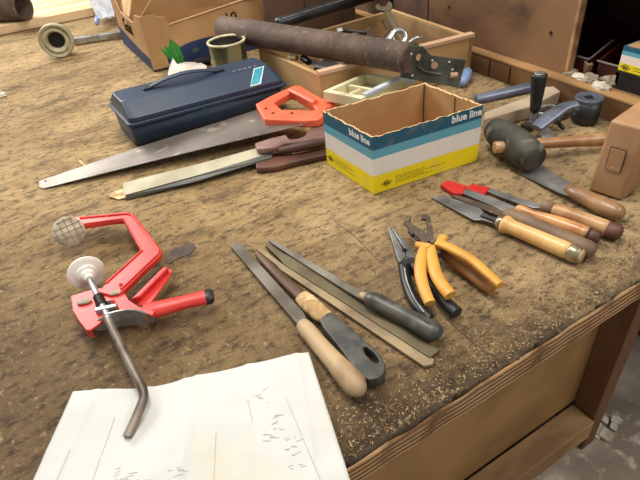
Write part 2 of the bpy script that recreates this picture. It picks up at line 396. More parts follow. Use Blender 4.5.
# world-scaled texture: object origin is the root, shift by nothing
fa = MB()
n = 260; rows = [(-.012, -.001), (-.016, -.004), (-.050, -.0025), (-.053, .001), (-.053, .012)]
vv = []; ff = []
for (z, dy) in rows:
    for i in range(n+1):
        x = -1.6+(XR+1.6)*i/n
        vv.append(V((x, YF+dy+.0016*noise.noise(V((x*30, z*90, 2))), ZB+z+(.0035*noise.noise(V((x*25, 7, z*50))) if z > -.03 else 0))))
m_ = n+1
for r in range(len(rows)-1):
    for i in range(n): ff.append((r*m_+i, (r+1)*m_+i, (r+1)*m_+i+1, r*m_+i+1))
fa.add(vv, ff, smooth=False)
fa.build('edge_strip', M['ply'], wb)
# board seams across the top
for k0, k1 in ((7, 12), (0, 3)):
    P = [W(.352+.006*noise.noise(V((k*.35,1,1))), .275+k*.03, .0002) for k in [k0+.5*i for i in range(2*(k1-k0)+1)]]
    MB().tube(P, [.0003+.0009*abs(noise.noise(V((i*.9,3,1)))) for i in range(len(P))], n=5).build('board_seam', M['stain'], wb)
MB().box((-1.6,.300,.11),(.667,.312,ZB-.05)).build('front_panel', M['panel'], wb)
MB().box((.645,.256,0),(.680,.300,ZB-.052)).build('front_post', M['frame_wood'], wb, bevel=.002)
MB().box((.668,.301,0),(.680,2.6,ZB-.05)).build('end_board', M['endboard'], wb)
rb = MB(); rb.box((-1.6,.252,.052),(.644,.300,.103)); rb.build('bottom_rail', M['railwood'], wb, bevel=.003)
MB().box((-1.6,.275,.0),(.60,.30,.05)).build('toe_board', M['endboard'], wb)
# loose offcuts on the floor
for (px, py, s, l) in ((601,430,.018,'pale crumpled scrap on the concrete floor beside the bench post'), (612,422,.012,'small white chip of plaster on the floor right of the bench post')):
    r = ray(px, py); t = -(ZB+CH)/r.z; p = V((r.x*t, r.y*t, 0))
    b = MB()
    for k in range(6):
        q = p+V((random.uniform(-s,s), random.uniform(-s,s), .004+random.random()*.004)); b.obox(q, V((s*.6,s*.2,0)), V((-s*.15,s*.5,.002)), V((0,0,.003)))
    tag(b.build('floor_scrap', M['junkwhite']), l, 'scrap')

# ------------------------------------------------------------------ cabinet on the right
cb = thing('cabinet', (1.2,1.2,0), 'dark wooden cabinet with plywood doors and an open shelf, behind the bench', 'cabinet')
MB().box((XR+.001,-.2,ZB-.30),(XR+.024,3.9,ZB+.044)).build('rail', M['cabrail'], cb, bevel=.002)
MB().box((XR,-.2,ZB+.0445),(XR+.03,3.9,ZB+.05)).build('ledge', M['cabledge'], cb, bevel=.001)
for y0, y1, mt in ((.725,1.185,'cabpanel'), (1.19,1.345,'darkpanel'), (1.385,3.9,'darkpanel')):
    MB().box((XR+.031,y0,ZB+.0455),(XR+.047,y1,ZB+.75)).build('door_panel', M[mt], cb, bevel=.001)
MB().box((XR+.0295,.716,ZB+.046),(XR+.048,.724,ZB+.75)).build('panel_edge', M['cabedge'], cb)
MB().box((XR+.05,1.34,ZB+.045),(XR+.06,1.39,ZB+.75)).build('back_strip', M['hole'], cb)
MB().box((XR+.031,-.3,ZB+.034),(XR+.0305+.42,1.299,ZB+.0448)).build('shelf', M['cabledge'], cb)
MB().box((XR+.45,-.3,ZB-.1),(XR+.46,3.9,ZB+.75)).build('back', M['darkpanel'], cb)
MB().box((XR+.049,-.3,ZB+.25),(XR+.449,1.299,ZB+.265)).build('shade_board', M['darkpanel'], cb)  # added board that shuts light out of the cabinet interior
MB().box((XR+.05,1.30,ZB+.045),(XR+.45,1.315,ZB+.75)).build('divider', M['darkpanel'], cb)
MB().box((XR+.001,-.2,0),(XR+.45,3.9,ZB-.301)).build('plinth', M['darkpanel'], cb)
MB().tube([PX(551,33,XR+.0315), PX(551,33,XR+.029)], .004, n=12).build('knot_hole', M['hole'], cb)
MB().tube([PX(449,7,XR+.0315), PX(449,7,XR+.029)], .003, n=12).build('knot_hole', M['hole'], cb)
for px in (489, 510):
    a = PX(px, 70, XR)
    MB().box((XR-.0006,a.y-.0012,ZB+.001),(XR+.002,a.y+.0012,ZB+.043)).build('rail_joint', M['hole'], cb)
# dark red open-fronted bins inside
def bin_(yc, xc, lab, w=.13, h=.10):
    t = thing('parts_bin', W(xc,yc,.045), lab, 'bin', 'dark red bins in the cabinet')
    x0, x1, y0, y1, z0 = xc-.08, xc+.12, yc-w/2, yc+w/2, .0455
    b = MB()
    b.box(W(x0,y0,z0), W(x1,y1,z0+.004))
    b.slab([W(x0,y0,z0), W(x1,y0,z0), W(x1,y0,z0+h), W(x0+.07,y0,z0+h), W(x0,y0,z0+.035)], .004, d=(0,1,0))
    b.slab([W(x0,y1,z0), W(x1,y1,z0), W(x1,y1,z0+h), W(x0+.07,y1,z0+h), W(x0,y1,z0+.035)], .004, d=(0,-1,0))
    b.box(W(x0,y0,z0), W(x0+.004,y1,z0+.035)); b.box(W(x1-.004,y0,z0), W(x1,y1,z0+h))
    b.build('bin_body', M['darkred'], t)
    MB().tube([W(x0,y0,z0+.036), W(x0,y1,z0+.036)], .0025, n=8).tube([W(x0,y0+.002,z0+.036), W(x0+.07,y0+.002,z0+h+.001)], .0022, n=8).build('bin_lip', M['greyedge'], t)
    return t
bin_(.752, XR+.145, 'dark red open parts bin in the cabinet beside the plywood door', .120, .06)
bin_(.652, XR+.150, 'dark red parts bin in the cabinet left of the striped carton', .052, .06)
# black bin with a striped carton on it
t = thing('black_crate', W(XR+.1,.30,.045), 'black plastic crate under the striped carton in the cabinet', 'crate')
b = MB(); x0,x1,y0,y1 = XR+.05, XR+.25, .30,.616
b.box(W(x0,y0,.0455),W(x1,y1,.05)); b.box(W(x0,y0,.05),W(x0+.006,y1,.082)); b.box(W(x1-.006,y0,.05),W(x1,y1,.082)); b.box(W(x0,y0,.05),W(x1,y0+.006,.082)); b.box(W(x0,y1-.006,.05),W(x1,y1,.082))
b.build('crate_body', M['black'], t)
MB().box(W(x0-.003,y0-.003,.079),W(x1+.003,y1+.003,.0835)).build('crate_rim', M['black'], t)

# ================================================================== STRIPED CARTONS
def band_mat(name, zs, cols):
    m = bpy.data.materials.new(name); m.use_nodes = True; nt = m.node_tree; b = nt.nodes['Principled BSDF']
    tc = _n(nt, 'ShaderNodeTexCoord'); sp = _n(nt, 'ShaderNodeSeparateXYZ'); nt.links.new(tc.outputs['Object'], sp.inputs[0])
    prev = lin(cols[0]); cur = None
    for z, c in zip(zs, cols[1:]):
        g = _n(nt, 'ShaderNodeMath', operation='GREATER_THAN'); g.inputs[1].default_value = z; nt.links.new(sp.outputs[2], g.inputs[0])
        x = _n(nt, 'ShaderNodeMix', data_type='RGBA'); nt.links.new(g.outputs[0], x.inputs[0])
        if cur is None: x.inputs[6].default_value = prev
        else: nt.links.new(cur, x.inputs[6])
        x.inputs[7].default_value = lin(c); cur = x.outputs[2]
    nz = _n(nt, 'ShaderNodeTexNoise'); nz.inputs['Scale'].default_value = 35; nz.inputs['Detail'].default_value = 6; nt.links.new(tc.outputs['Object'], nz.inputs['Vector'])
    mr = _n(nt, 'ShaderNodeMapRange'); mr.inputs[1].default_value = .56; mr.inputs[2].default_value = .8; mr.inputs[4].default_value = .35; nt.links.new(nz.outputs['Fac'], mr.inputs[0])
    x = _n(nt, 'ShaderNodeMix', data_type='RGBA'); nt.links.new(mr.outputs[0], x.inputs[0]); nt.links.new(cur, x.inputs[6]); x.inputs[7].default_value = lin((176,156,120))
    nt.links.new(x.outputs[2], b.inputs['Base Color']); b.inputs['Roughness'].default_value = .5
    return m
BH = .1135
YEL, WHI, LBL, TEA = (238,214,20), (226,222,212), (92,160,182), (26,86,108)
M['bands'] = band_mat('printed_carton', [BH*.325, BH*.625, BH*.775], [YEL, WHI, LBL, TEA])
def text_mesh(txt, org, u, w, nrm, size, bold=.02, shear=0, depth=.0002):
    """letters laid on a plane: org = lower left, u = reading direction, w = up direction"""
    cu = bpy.data.curves.new('t', 'FONT'); cu.body = txt; cu.size = size; cu.offset = bold*size; cu.extrude = depth; cu.shear = shear; cu.resolution_u = 3
    ob = bpy.data.objects.new('t', cu); C.objects.link(ob)
    dg = bpy.context.evaluated_depsgraph_get(); me = bpy.data.meshes.new_from_object(ob.evaluated_get(dg))
    vs = [org+V(u)*v.co.x+V(w)*v.co.y+V(nrm)*(v.co.z+depth) for v in me.vertices]; fs = [tuple(p.vertices) for p in me.polygons]
    wd = max([v.co.x for v in me.vertices]+[0])
    bpy.data.objects.remove(ob); bpy.data.meshes.remove(me); bpy.data.curves.remove(cu)
    return vs, fs, wd
def torn(a, b, h, nseg, seed, amp=.003):
    r = random.Random(seed); return [a.lerp(b, i/nseg)+V((0,0,h-(r.random()*amp if 0 < i < nseg else 0))) for i in range(nseg+1)]
t = thing('carton', W(.56,.715,0), 'open cardboard carton with teal, white and yellow stripes in the middle of the bench', 'box')
cL, cF, cR = W(.444,.804,0.0005), W(.451,.655,0.0005), W(.674,.627,0.0005); cB = cR+cL-cF
ctr = (cL+cR)/2
def inset(p, k=.0035):
    d = (ctr-p); d.z = 0; return p+d.normalized()*k*1.4
for nm, a, b2, sd in (('front_wall', cF, cR, 1), ('side_wall', cL, cF, 2), ('back_wall', cR, cB, 3), ('rear_wall', cB, cL, 4)):
    nseg = 34
    to = torn(a, b2, BH, nseg, sd); ti = [p+(inset(a)-a).lerp(inset(b2)-b2, i/nseg)+V((0,0,-.0004)) for i, p in enumerate(to)]
    bo = [a.lerp(b2, i/nseg) for i in range(nseg+1)]; bi = [inset(a).lerp(inset(b2), i/nseg) for i in range(nseg+1)]
    m = MB(); N = nseg+1
    m.add(to+bo, [(i, i+1, N+i+1, N+i) for i in range(nseg)], 0)
    m.add(ti+bi, [(i+1, i, N+i, N+i+1) for i in range(nseg)], 1)
    m.add(to+ti, [(i+1, i, N+i, N+i+1) for i in range(nseg)], 2)
    m.build(nm, [M['bands'], M['card'], M['cardlight']], t, recalc=False)
MB().slab([inset(cF, .004)+V((0,0,.004)), inset(cR, .004)+V((0,0,.004)), inset(cB, .004)+V((0,0,.004)), inset(cL, .004)+V((0,0,.004))], .003).build('bottom', M['card'], t)
# fold lines of the inside walls
p0 = inset(cR, .0045).lerp(inset(cB, .0045), .42)
p1 = inset(cB, .005)
for q_ in (p0, p1): MB().tube([q_+V((0,0,.004)), q_+V((0,0,BH-.004))], .0008, n=5).build('fold_line', M['ink'], t)
def carton_print(par, a, b2, tx, ly, frac_text, frac_logo, H=BH, s=.019):
    u = (b2-a); L = u.length; u.normalize(); w = V((0,0,1)); nr = u.cross(w)
    vs, fs, wd = text_mesh('blue line', V((0,0,0)), (1,0,0), (0,1,0), (0,0,1), s, .03)
    o0 = a+u*(L*frac_text)+w*tx
    vs = [o0+u*v.x+w*v.y+nr*(.0004+v.z) for v in vs]
    MB().add(vs, fs).build('printed_name', M['stickerwhite'], par)
    k = MB(); c0 = a+u*(L*frac_logo)+w*ly+nr*.0005
    def seg(p, q, th=.0005):
        d = (q-p).normalized(); e = nr.cross(d)*th; k.add([p-e, q-e, q+e, p+e], [(0,1,2,3)])
    D = [c0-u*.011, c0+w*.006, c0+u*.011, c0-w*.006]
    for i in range(4): seg(D[i], D[(i+1) % 4])
    vs, fs, wd = text_mesh('SIA', V((0,0,0)), (1,0,0), (0,1,0), (0,0,1), .0085, .03)
    k.add([c0-u*(wd/2)-w*.003+u*v.x+w*v.y+nr*v.z*.3 for v in vs], fs)
    return k, u, w, nr, c0, seg
k, u, w, nr, c0, seg = carton_print(t, cF, cR, BH*.84, BH*.135, .705, .12)
rr = random.Random(5)
for r_ in range(4):
    x = .018; e = .075+.02*(r_ % 2)+(.02 if r_ == 1 else 0)
    while x < e:
        l = rr.uniform(.003, .008); p = c0+u*x+w*(.0075-.0042*r_); seg(p, p+u*l, .0005); x += l+.0015
k.build('printed_logo', M['ink'], t)
k, u, w, nr, c0, seg = carton_print(t, cL, cF, BH*.84, BH*.16, .56, .10, s=.0175)
for r_ in range(4):
    x = .016; e = .055+.02*(r_ % 2)
    while x < e:
        l = rr.uniform(.003, .007); p = c0+u*x+w*(.0075-.0042*r_); seg(p, p+u*l, .0005); x += l+.0015
k.build('printed_logo', M['ink'], t)
# second carton, in the cabinet, on the black crate
t = thing('carton', W(XR+.13,.50,.084), 'striped carton standing on the black crate inside the cabinet', 'box')
M['bands2'] = band_mat('printed_carton_small', [.015,.031,.039], [YEL, (232,214,200), LBL, TEA])
a, b2 = W(XR+.05,.616,.0840), W(XR+.05,.404,.0840)
m = MB(); hb = .048
m.box(a-V((0,.212,0)), a+V((.15,0,hb)))
m.build('carton_body', M['bands2'], t)
MB().box(a+V((.004,-.208,hb)), a+V((.146,-.004,hb+.0006))).build('carton_top', M['card'], t)
k, u, w, nr, c0, seg = carton_print(t, a, b2, .018, .008, .30, .07, s=.012, )
for r_ in range(2):
    x = .016
    while x < .07:
        l = rr.uniform(.003,.007); p = c0+u*x+w*(.003-.005*r_); seg(p, p+u*l, .0006); x += l+.0015
k.build('printed_logo', M['ink'], t)
# rags and offcuts on the cabinet shelf
jr = random.Random(11)
def crumple(name, c, rx, ry, rz, m, label, cat, seed, group=None, rot=0):
    bm = bmesh.new(); bmesh.ops.create_icosphere(bm, subdivisions=3, radius=1)
    mb = MB(); vs = []
    for v in bm.verts:
        p = v.co.copy(); k = 1+.35*noise.noise(p*1.7+V((seed,0,0)))+.22*noise.noise(p*4+V((0,seed,0)))
        p = p*k; q = V((p.x*rx, p.y*ry, max(p.z, -.55)*rz))
        q = Matrix.Rotation(rot, 3, 'Z') @ q
        vs.append(V(c)+q+V((0,0,.56*rz)))
    mb.add(vs, [tuple(v.index for v in f.verts) for f in bm.faces], smooth=False); bm.free()
    o = mb.build(name, m); tag(o, label, cat, group); return o
for i, (px, py, rx, ry, rz, m, lab) in enumerate(((570,75.5,.014,.022,.010,'junk','grey rag heap at the door end of the cabinet shelf'), (580,80.5,.012,.022,.009,'junkwhite','pinkish white crumpled rag behind the cabinet ledge'),
      (600,90,.012,.022,.010,'junkwhite','shiny whitish crumpled wrapper in the middle of the cabinet shelf'), (610,84,.018,.022,.012,'junk','dull grey bunched cloth in front of the second red bin'), (590,83,.016,.020,.012,'junk','dull tan rag lump just in front of the wooden offcut'))):
    crumple('rag', G(px, py, .0455), rx, ry, rz, M[m], lab, 'rag', i*3.1)
p = PX(586,72,XR+.07); p.z = ZB+.0455
tag(MB().obox(p+V((0,0,.016)), V((.003,.008,.003)), V((.006,-.002,0)), V((-.002,-.003,.013))).build('wood_offcut', M['palehandle'], bevel=.001), 'small tan wooden offcut leaning against the first red bin', 'offcut')

# ================================================================== TOOLBOX
t = thing('toolbox', W(.32,1.17,0), 'long dark blue plastic toolbox with a folded top handle and teal sticker', 'toolbox')
th = math.radians(-5.2)
tu = V((math.cos(th), math.sin(th), 0)); tv = V((-.045, .999, 0))
T0 = W(.145,1.120,0)                     # front left lip corner
TL, TD = .366, .161
def rr_ring(x0, x1, y0, y1, z, r=.012, k=4):
    out = []
    for cx, cy, a0 in ((x1-r, y0+r, -PI/2), (x1-r, y1-r, 0), (x0+r, y1-r, PI/2), (x0+r, y0+r, PI)):
        for i in range(k+1):
            a = a0+PI/2*i/k; out.append(T0+tu*(cx+r*math.cos(a))+tv*(cy+r*math.sin(a))+V((0,0,z)))
    return out
b = MB(); b.loft([rr_ring(.006,TL-.014,.027,TD-.010,.001), rr_ring(.003,TL-.010,.022,TD-.008,.006), rr_ring(.002,TL-.003,.006,TD-.005,.060)], smooth=True)
b.build('base', M['bluebox'], t)
b = MB(); b.loft([rr_ring(-.004,TL+.004,-.004,TD+.003,.0605), rr_ring(-.004,TL+.004,-.004,TD+.003,.0675)], smooth=False); b.build('lip', M['bluebox'], t, bevel=.0015)
b = MB(); b.loft([rr_ring(.002,TL-.002,.002,TD-.001,.0677,.016), rr_ring(.002,TL-.002,.002,TD-.001,.077,.016), rr_ring(.007,TL-.010,.052,TD-.030,.0995,.010), rr_ring(.010,TL-.012,.055,TD-.033,.101,.010)], smooth=False)
b.build('lid', M['bluebox'], t, bevel=.002)
hb_ = []
for k_ in range(13):
    s_ = k_/12; hb_.append(T0+tu*(.085+.155*s_)+tv*(.090)+V((0,0,.105+.012*math.sin(PI*s_))))
b = MB()
for i in range(12): 
    pass
b.tube(hb_, [.0085]*13, n=10, flat=.40); h = b.build('carry_handle', M['bluebox'], t)
for s_ in (0, 1):
    c_ = T0+tu*(.078+.170*s_)+tv*.090+V((0,0,.1035)); MB().obox(c_, tu*.011, tv*.008, V((0,0,.0025))).build('bracket', M['black'], h, bevel=.001)
# sticker on the sloped front of the lid
def lid_front(s_, q, off=.0006):   # s along x, q 0..1 up the slope
    return T0+tu*s_+tv*(.002+.050*q)+V((0,0,.077+.0225*q+off))+V((0,0,off))
def sticker(s0, s1, q0, q1, off, sk=.02):
    return [lid_front(s0, q0, off), lid_front(s1, q0, off), lid_front(s1+sk, q1, off), lid_front(s0+sk, q1, off)]
MB().slab(sticker(.281,.307,.04,.99,.0008,.036), .0004).build('sticker_border', M['stickerwhite'], t)
MB().slab(sticker(.284,.305,.09,.94,.0011,.034), .0002).build('sticker', M['teal'], t)
# embossed pale lettering wear on the top flat
b = MB()
for k_ in range(5): b.obox(T0+tu*(.275+.013*k_)+tv*.066+V((0,0,.1012)), tu*.0035, tv*.0012, V((0,0,.0003)))
b.build('worn_mark', M['padgrey'], t)

# ================================================================== SAWS
# saw at the bottom: dark blade, red-brown handle
t = thing('tenon_saw', W(.40,.86,0), 'dark-bladed saw with a reddish brown handle, lowest of the three saws', 'saw')
b = MB(); b.slab([G(150,188,.004), G(256,153,.006), G(257,163,.006), G(190,181,.004), G(152,193,.003)], .0015); b.build('blade', M['darksteel'], t)
b = MB(); b.slab([G(255,158,.014), G(275,156,.014), G(300,152,.014), G(329,146,.014), G(328,154,.014), G(300,160,.014), G(275,166.5,.014), G(256,168,.014)], .0125); b.build('handle', M['redwood'], t, bevel=.004, seg=3)
# middle: saw in a pale sleeve with worn purple-brown handle
t = thing('sheathed_saw', W(.36,.92,0), 'saw in a pale grey blade sleeve with worn brown handle, below the orange-handled saw', 'saw')
def SG(px, py, h): return G(px, py, h)
b = MB(); b.slab([G(108,196,.004), G(114,191.5,.005), G(126,188,.006), G(127,197,.005), G(118,199,.003)], .002); b.build('blade_tip', M['tape'], t)
b = MB()
top = [G(122.5,183,.012), G(200,163.5,.016), G(272,144,.020), G(272,152.5,.020), G(200,174.5,.016), G(125,195,.012)]
b.slab(top, .002)
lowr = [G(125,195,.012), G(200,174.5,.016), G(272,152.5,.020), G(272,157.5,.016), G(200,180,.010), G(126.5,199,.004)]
b.build('blade_sleeve', M['sleeve'], t)
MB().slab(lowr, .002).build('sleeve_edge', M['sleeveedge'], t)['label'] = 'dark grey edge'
outer = [(254.5,143),(255.5,150.5),(278,149),(281,146),(307,140),(325,138),(327,118),(312,119),(310,129),(304,136),(290,140),(285.5,135),(270,138)]
b = MB()
b.slab([G(x, y, .0345) for x, y in [(254.5,143),(257,149),(277,147),(284,143),(304,138),(290,139),(285.5,134.5),(270,138)]], .012)
b.slab([G(x, y, .0345) for x, y in [(325,138),(328,118),(313,117.5),(310,128),(304,136),(284,143),(305,141)]], .012)
b.build('handle', M['purplewood'], t, bevel=.003, seg=3)
b = MB(); b.tube(catmull([G(279,151,.024), G(300,147,.026), G(318,143,.026), G(331,140,.026)], 5), crad([.007,.0095,.0095,.006], 5), n=12); b.build('handle_grip', M['redwood'], t)
# top: handsaw with orange handle
t = thing('handsaw', W(.3,1.0,0), 'long handsaw with an orange plastic handle lying in front of the toolbox', 'saw')
def zsaw(x): return .003+.042*max(0, min(1, (x-40)/270))
back = [(39,181),(137,147.5),(225,120),(262,108)]
teeth0, teeth1 = (44,188.5), (305,125)
top = [G(x, y, zsaw(x)) for x, y in back]+[G(306,113,zsaw(306))]
edge = []
NT = 120
for i in range(NT+1):
    s_ = i/NT; x = lerp(teeth1[0], teeth0[0], s_); y = lerp(teeth1[1], teeth0[1], s_)+2.2*math.sin(PI*s_)*-.3
    edge.append(G(x, y, zsaw(x)))
    if i < NT: edge.append(G(x-1.0, y-.95, zsaw(x)))
b = MB(); poly = top+edge+[G(39.5,187,zsaw(39))]
b.slab(poly, .001); b.build('blade', M['sawsteel'], t)
b = MB()
for i in range(0, NT):
    s_ = i/NT; x = lerp(teeth1[0], teeth0[0], s_); y = lerp(teeth1[1], teeth0[1], s_)-.66*math.sin(PI*s_)
    z = zsaw(x); b.add([G(x-.1, y, z+.0002), G(x-.9, y-.8, z+.0002), G(x-.5, y-1.3, z+.0002)], [(0,1,2)])
b.build('sharpened_teeth', M['zinc'], t, recalc=False)
MB().tube([G(45.5,181,.0040), G(45.5,181,.0046)], .0018, n=10).build('hang_hole', M['hole'], t)
def zor(x, y): return .052+.010*max(0, min(1, (120-y)/35))
oo = [(255.5,103.8),(260,112),(264.5,119),(285,120),(305,120.5),(318,119.6),(323.5,116),(325,111),(328,107),(336,103.5),(335,101),(331,100),(322,98),(310,91.5),(301,85.5),(296,85),(291,86.5),(272,95)]
hh = [(274,102.5),(282,97.5),(290,93),(294.5,94),(303,99.5),(313,105.5),(316,109),(311,110.3),(296,109.5),(282,109.6),(279,107)]
b = MB(); b.ringslab([G(x, y, zor(x, y)) for x, y in oo], [G(x, y, zor(x, y)) for x, y in hh], .017); b.build('handle', M['orange'], t, bevel=.003, seg=3)
b = MB(); b.tube(catmull([G(291,90,.064), G(303,96,.063), G(315,102.5,.060)], 5), .0085, n=12, flat=.6); b.build('palm_grip', M['orange'], t)
for x, y in ((266,109), (273,113.5), (292,113.5)):
    MB().tube([G(x, y, zor(x, y)-.001), G(x, y, zor(x, y)+.0006)], .0035, n=12).build('handle_screw', M['redwood'], t)

# ================================================================== RED CLAMP
t = thing('screw_clamp', W(-.02,.68,0), 'red quick-action clamp with round pads and a bent steel rod, left on the bench', 'clamp')
zt = .040
fo = [(66,218.5),(78,216.5),(100,214),(127.5,211.5),(133.5,213),(148,232),(161.5,250),(160.5,255),(141,273),(123,291),(110,295),(98,292)]
fi = [(104,285),(124,267),(140.6,251),(131,234),(123,220),(110,221),(78,226),(66,228)]
b = MB(); b.slab([G(x, y, zt) for x, y in fo+fi], .009); b.build('frame', M['red'], t, bevel=.002)
wb_ = [(80,221),(126,215.5),(152,252.5),(108,290)]
b = MB(); P = [G(x, y, zt-.012) for x, y in wb_]
b.tube(P, .006, n=8, smooth=False); b.build('frame_web', M['red'], t)
# raised ribs along the frame edge
b = MB(); b.tube([G(x, y, zt+.0008) for x, y in [(80,218),(127,213.6),(132,215),(159,250.5),(158,254),(121,289)]], .0018, n=6); b.tube([G(x, y, zt+.0006) for x, y in [(80,224.5),(123.5,218.5),(142,250.5),(106,283)]], .0015, n=6); b.build('frame_rib', M['red'], t)
# body plate
zb = .036
bo_ = [(71,296),(84,291.5),(104,287),(111,290),(123,289.5),(129,300),(139,306.5),(155,311),(152,315.5),(143,312),(128,310),(108,314.5),(99,323.5),(90,330),(86,330),(79,321),(73,311)]
b = MB(); b.slab([G(x, y, zb) for x, y in bo_], .004); b.build('body_plate', M['red'], t, bevel=.001)
b = MB(); b.slab([G(x, y, zb-.018) for x, y in bo_], .003); b.build('lower_plate', M['red'], t, bevel=.001)
fl_ = [(71,296),(73,311),(79,321),(86,330),(90,330)]
for i in range(4):
    b = MB(); p_, q_ = G(*fl_[i], zb-.004), G(*fl_[i+1], zb-.004); n_ = (q_-p_).normalized().cross(V((0,0,1)))*-.0022
    b.slab([p_, q_, q_+n_, p_+n_], .0145); b.build('side_flange', M['red'], t)
for x, y in ((84,301.5), (115,292.5)):
    a = G(x, y, zb+.0022); d_ = (G(x+7, y-1.6, zb+.0022)-a)
    MB().tube([a-d_, a-d_*.5, a+d_*.5, a+d_], [.003,.0055,.0055,.003], n=10, flat=.4).build('rivet', M['padgrey'], t)
for x, y in ((113,302),(121,285)):
    MB().tube([G(x, y, zb+(.004 if y < 290 else 0)), G(x, y, zb+(.0055 if y < 290 else .0015))], .003, n=12).build('rivet', M['red'], t)
# square window and locking plates
b = MB(); b.slab([G(x, y, zb+.0003) for x, y in [(95,304),(114,299.5),(119,309),(98,313)]], .0003); b.build('window', M['hole'], t)
b = MB(); c_ = G(107,309.5,zb+.003); ux = (G(118,307,zb)-G(97,311.5,zb)).normalized(); uy = V((-ux.y, ux.x, 0))
b.obox(c_, ux*.0145, uy*.0035, V((0,0,.005))); b.build('lock_plate', M['zinc'], t, bevel=.001)
S0, S1 = G(88,276,.030), G(109,319,.040)
b = MB(); 
for k_ in range(6):
    p = S0.lerp(S1, .52+.035*k_); b.tube([p, p+(S1-S0).normalized()*.002], .0072, n=14)
b.build('spring', M['darksteel'], t)
# lever plate facing the camera, standing
p0, p1 = G(95,330,.020), G(155,321,.020)
n_ = (p1-p0).cross(V((0,0,1))).normalized()
def on_lever(px, py):
    o_ = V((0,0,ZB+CH)); r = ray(px, py); return o_+r*((p0-o_).dot(n_)/r.dot(n_))
b = MB(); b.slab([on_lever(x, y) for x, y in [(91.5,324),(99,319.5),(107,314),(117,311.5),(127.5,310),(136,310.5),(143,312.5),(151,315.5),(155,318.5),(154,322.5),(140,324.5),(124,326.5),(98,331),(92,329.5)]], .0028, d=-n_ if n_.y < 0 else n_); b.build('release_lever', M['zinc'], t, bevel=.0006)
# pistol grip and trigger
b = MB(); gp0 = catmull([G(145,312.5,.026), G(160,308.5,.026), G(185,302,.025), G(207,297,.024)], 5); b.tube(gp0, crad([.0145,.0132,.0115,.0125], 5), n=12, flat=.75); b.build('grip', M['red'], t)
b = MB(); b.tube([G(206,297.3,.024), G(211,296,.024), G(213.5,295.5,.024)], [.0131,.0128,.010], n=12, flat=.75); b.build('grip_cap', M['black'], t)
b = MB(); b.slab([G(x, y, .034) for x, y in [(130,299),(134,296),(163,267),(166,266),(168,268),(140,296)]], .012)
b.slab([G(x, y, .026) for x, y in [(137,305),(141,297),(167,268),(173,269.5),(168,279),(153,300),(148,305)]], .003)
b.build('trigger', M['red'], t, bevel=.0015)
# screw, pads and the bent handle
b = MB(); b.tube([S0, S1], .0048, n=12); b.build('screw', M['zinc'], t)
ad = (S1-S0).normalized()
b = MB(); b.lathe(S0-ad*.014, S0+ad*.012, [(0,.0),(0.01,.026),(.12,.0275),(.20,.0272),(.25,.024),(.30,.0165),(.33,.0155),(.42,.0150),(.46,.0105),(.68,.0095),(.70,.007),(1,.006)], n=40, smooth=False); b.build('rear_pad', M['whiteplastic'], t)
pc = G(69,231.5,.0400); pn = V((.10,-1,.35)).normalized(); pu = pn.cross(V((0,0,1))).normalized(); pw = pu.cross(pn)
b = MB(); b.lathe(pc-pn*.010, pc+pn*.002, [(0,.015),(.15,.022),(.8,.0252),(1,.0245)], n=30); b.build('front_pad', M['padgrey'], t)
b = MB()
for k_ in range(-2, 3):
    o_ = k_*.0098; e_ = math.sqrt(max(0, .0235**2-o_**2))
    for A, B in ((pu, pw), (pw, pu)):
        b.obox(pc+pn*.0022+A*o_, B*e_, A*.0007, pn*.0002)
b.build('pad_tread', M['padgroove'], t)
MB().tube([G(70,223,.036), pc-pn*.006], .007, n=10).build('pad_stem', M['red'], t)
b = MB(); b.tube(catmull([G(107,316,.039), G(114,332,.037), G(128,361,.030), G(141,386,.022), G(143.5,393,.0195), G(143.2,400,.017), G(136,418,.012), G(127.5,437,.0075)], 5), .0056, n=14); b.build('turning_rod', M['rodsteel'], t)

# ================================================================== PAPER
t_paper = None
def paper_pt(u, v):
    a = W(-.100,.519,0).lerp(W(.170,.402,0), u)
    bb = W(-.205,.345,0).lerp(W(.112,.197,0), u)
    p = a.lerp(bb, v)
    bend = -.013*math.sin(PI*min(1, u/.75)) * (1-v)   # the long edge bows towards the viewer
    p += V((-.004,-1,0))*0
    p += V((.3,.9,0))*(bend*.9)
    z = .0025+.0045*(.5+.5*math.sin(u*15+v*1.5))*(1-.3*v)+.0018*max(0, 1-abs((u+.06*v)%.21-.105)/.022)+.003*(.5+.5*noise.noise(V((u*3.5, v*3, 1))))+.0012*noise.noise(V((u*9, v*9, 4)))
    if abs(u-.47) < .03: z += .0018*(1-abs(u-.47)/.03)
    ov = max(0, YF+.004-p.y)
    p.z = ZB+z+.0006-ov*ov*3.5
    return p
nu, nv = 90, 60
vs = [paper_pt(i/nu, j/nv) for j in range(nv+1) for i in range(nu+1)]
fs = [(j*(nu+1)+i, (j+1)*(nu+1)+i, (j+1)*(nu+1)+i+1, j*(nu+1)+i+1) for j in range(nv) for i in range(nu)]
t = thing('paper_sheet', W(0,.40,0), 'white creased sheet of paper with faint pencil sketches at the front of the bench', 'paper')
o = MB().add(vs, fs, smooth=True).build('sheet', M['paper'], t, recalc=False)
sd = o.modifiers.new('s', 'SOLIDIFY'); sd.thickness = .0003; sd.offset = -1
b = MB(); pr = random.Random(3)
def pline(u0, v0, u1, v1, th=.00035, n=10):
    P = [paper_pt(lerp(u0,u1,k/n), lerp(v0,v1,k/n))+V((0,0,.0004)) for k in range(n+1)]
    d = (P[-1]-P[0]).normalized(); e = V((-d.y, d.x, 0))*th
    vs = [p-e for p in P]+[p+e for p in P]
    b.add(vs, [(k, k+1, n+1+k+1, n+1+k) for k in range(n)])
for (u0, v0, u1, v1) in ((.60,.42,.585,.95), (.865,.30,.93,.95), (.21,.2,.19,.9), (.09,.4,.07,.95), (.455,.65,.45,.99), (.72,.25,.73,.40)): pline(u0, v0, u1, v1, .00025)
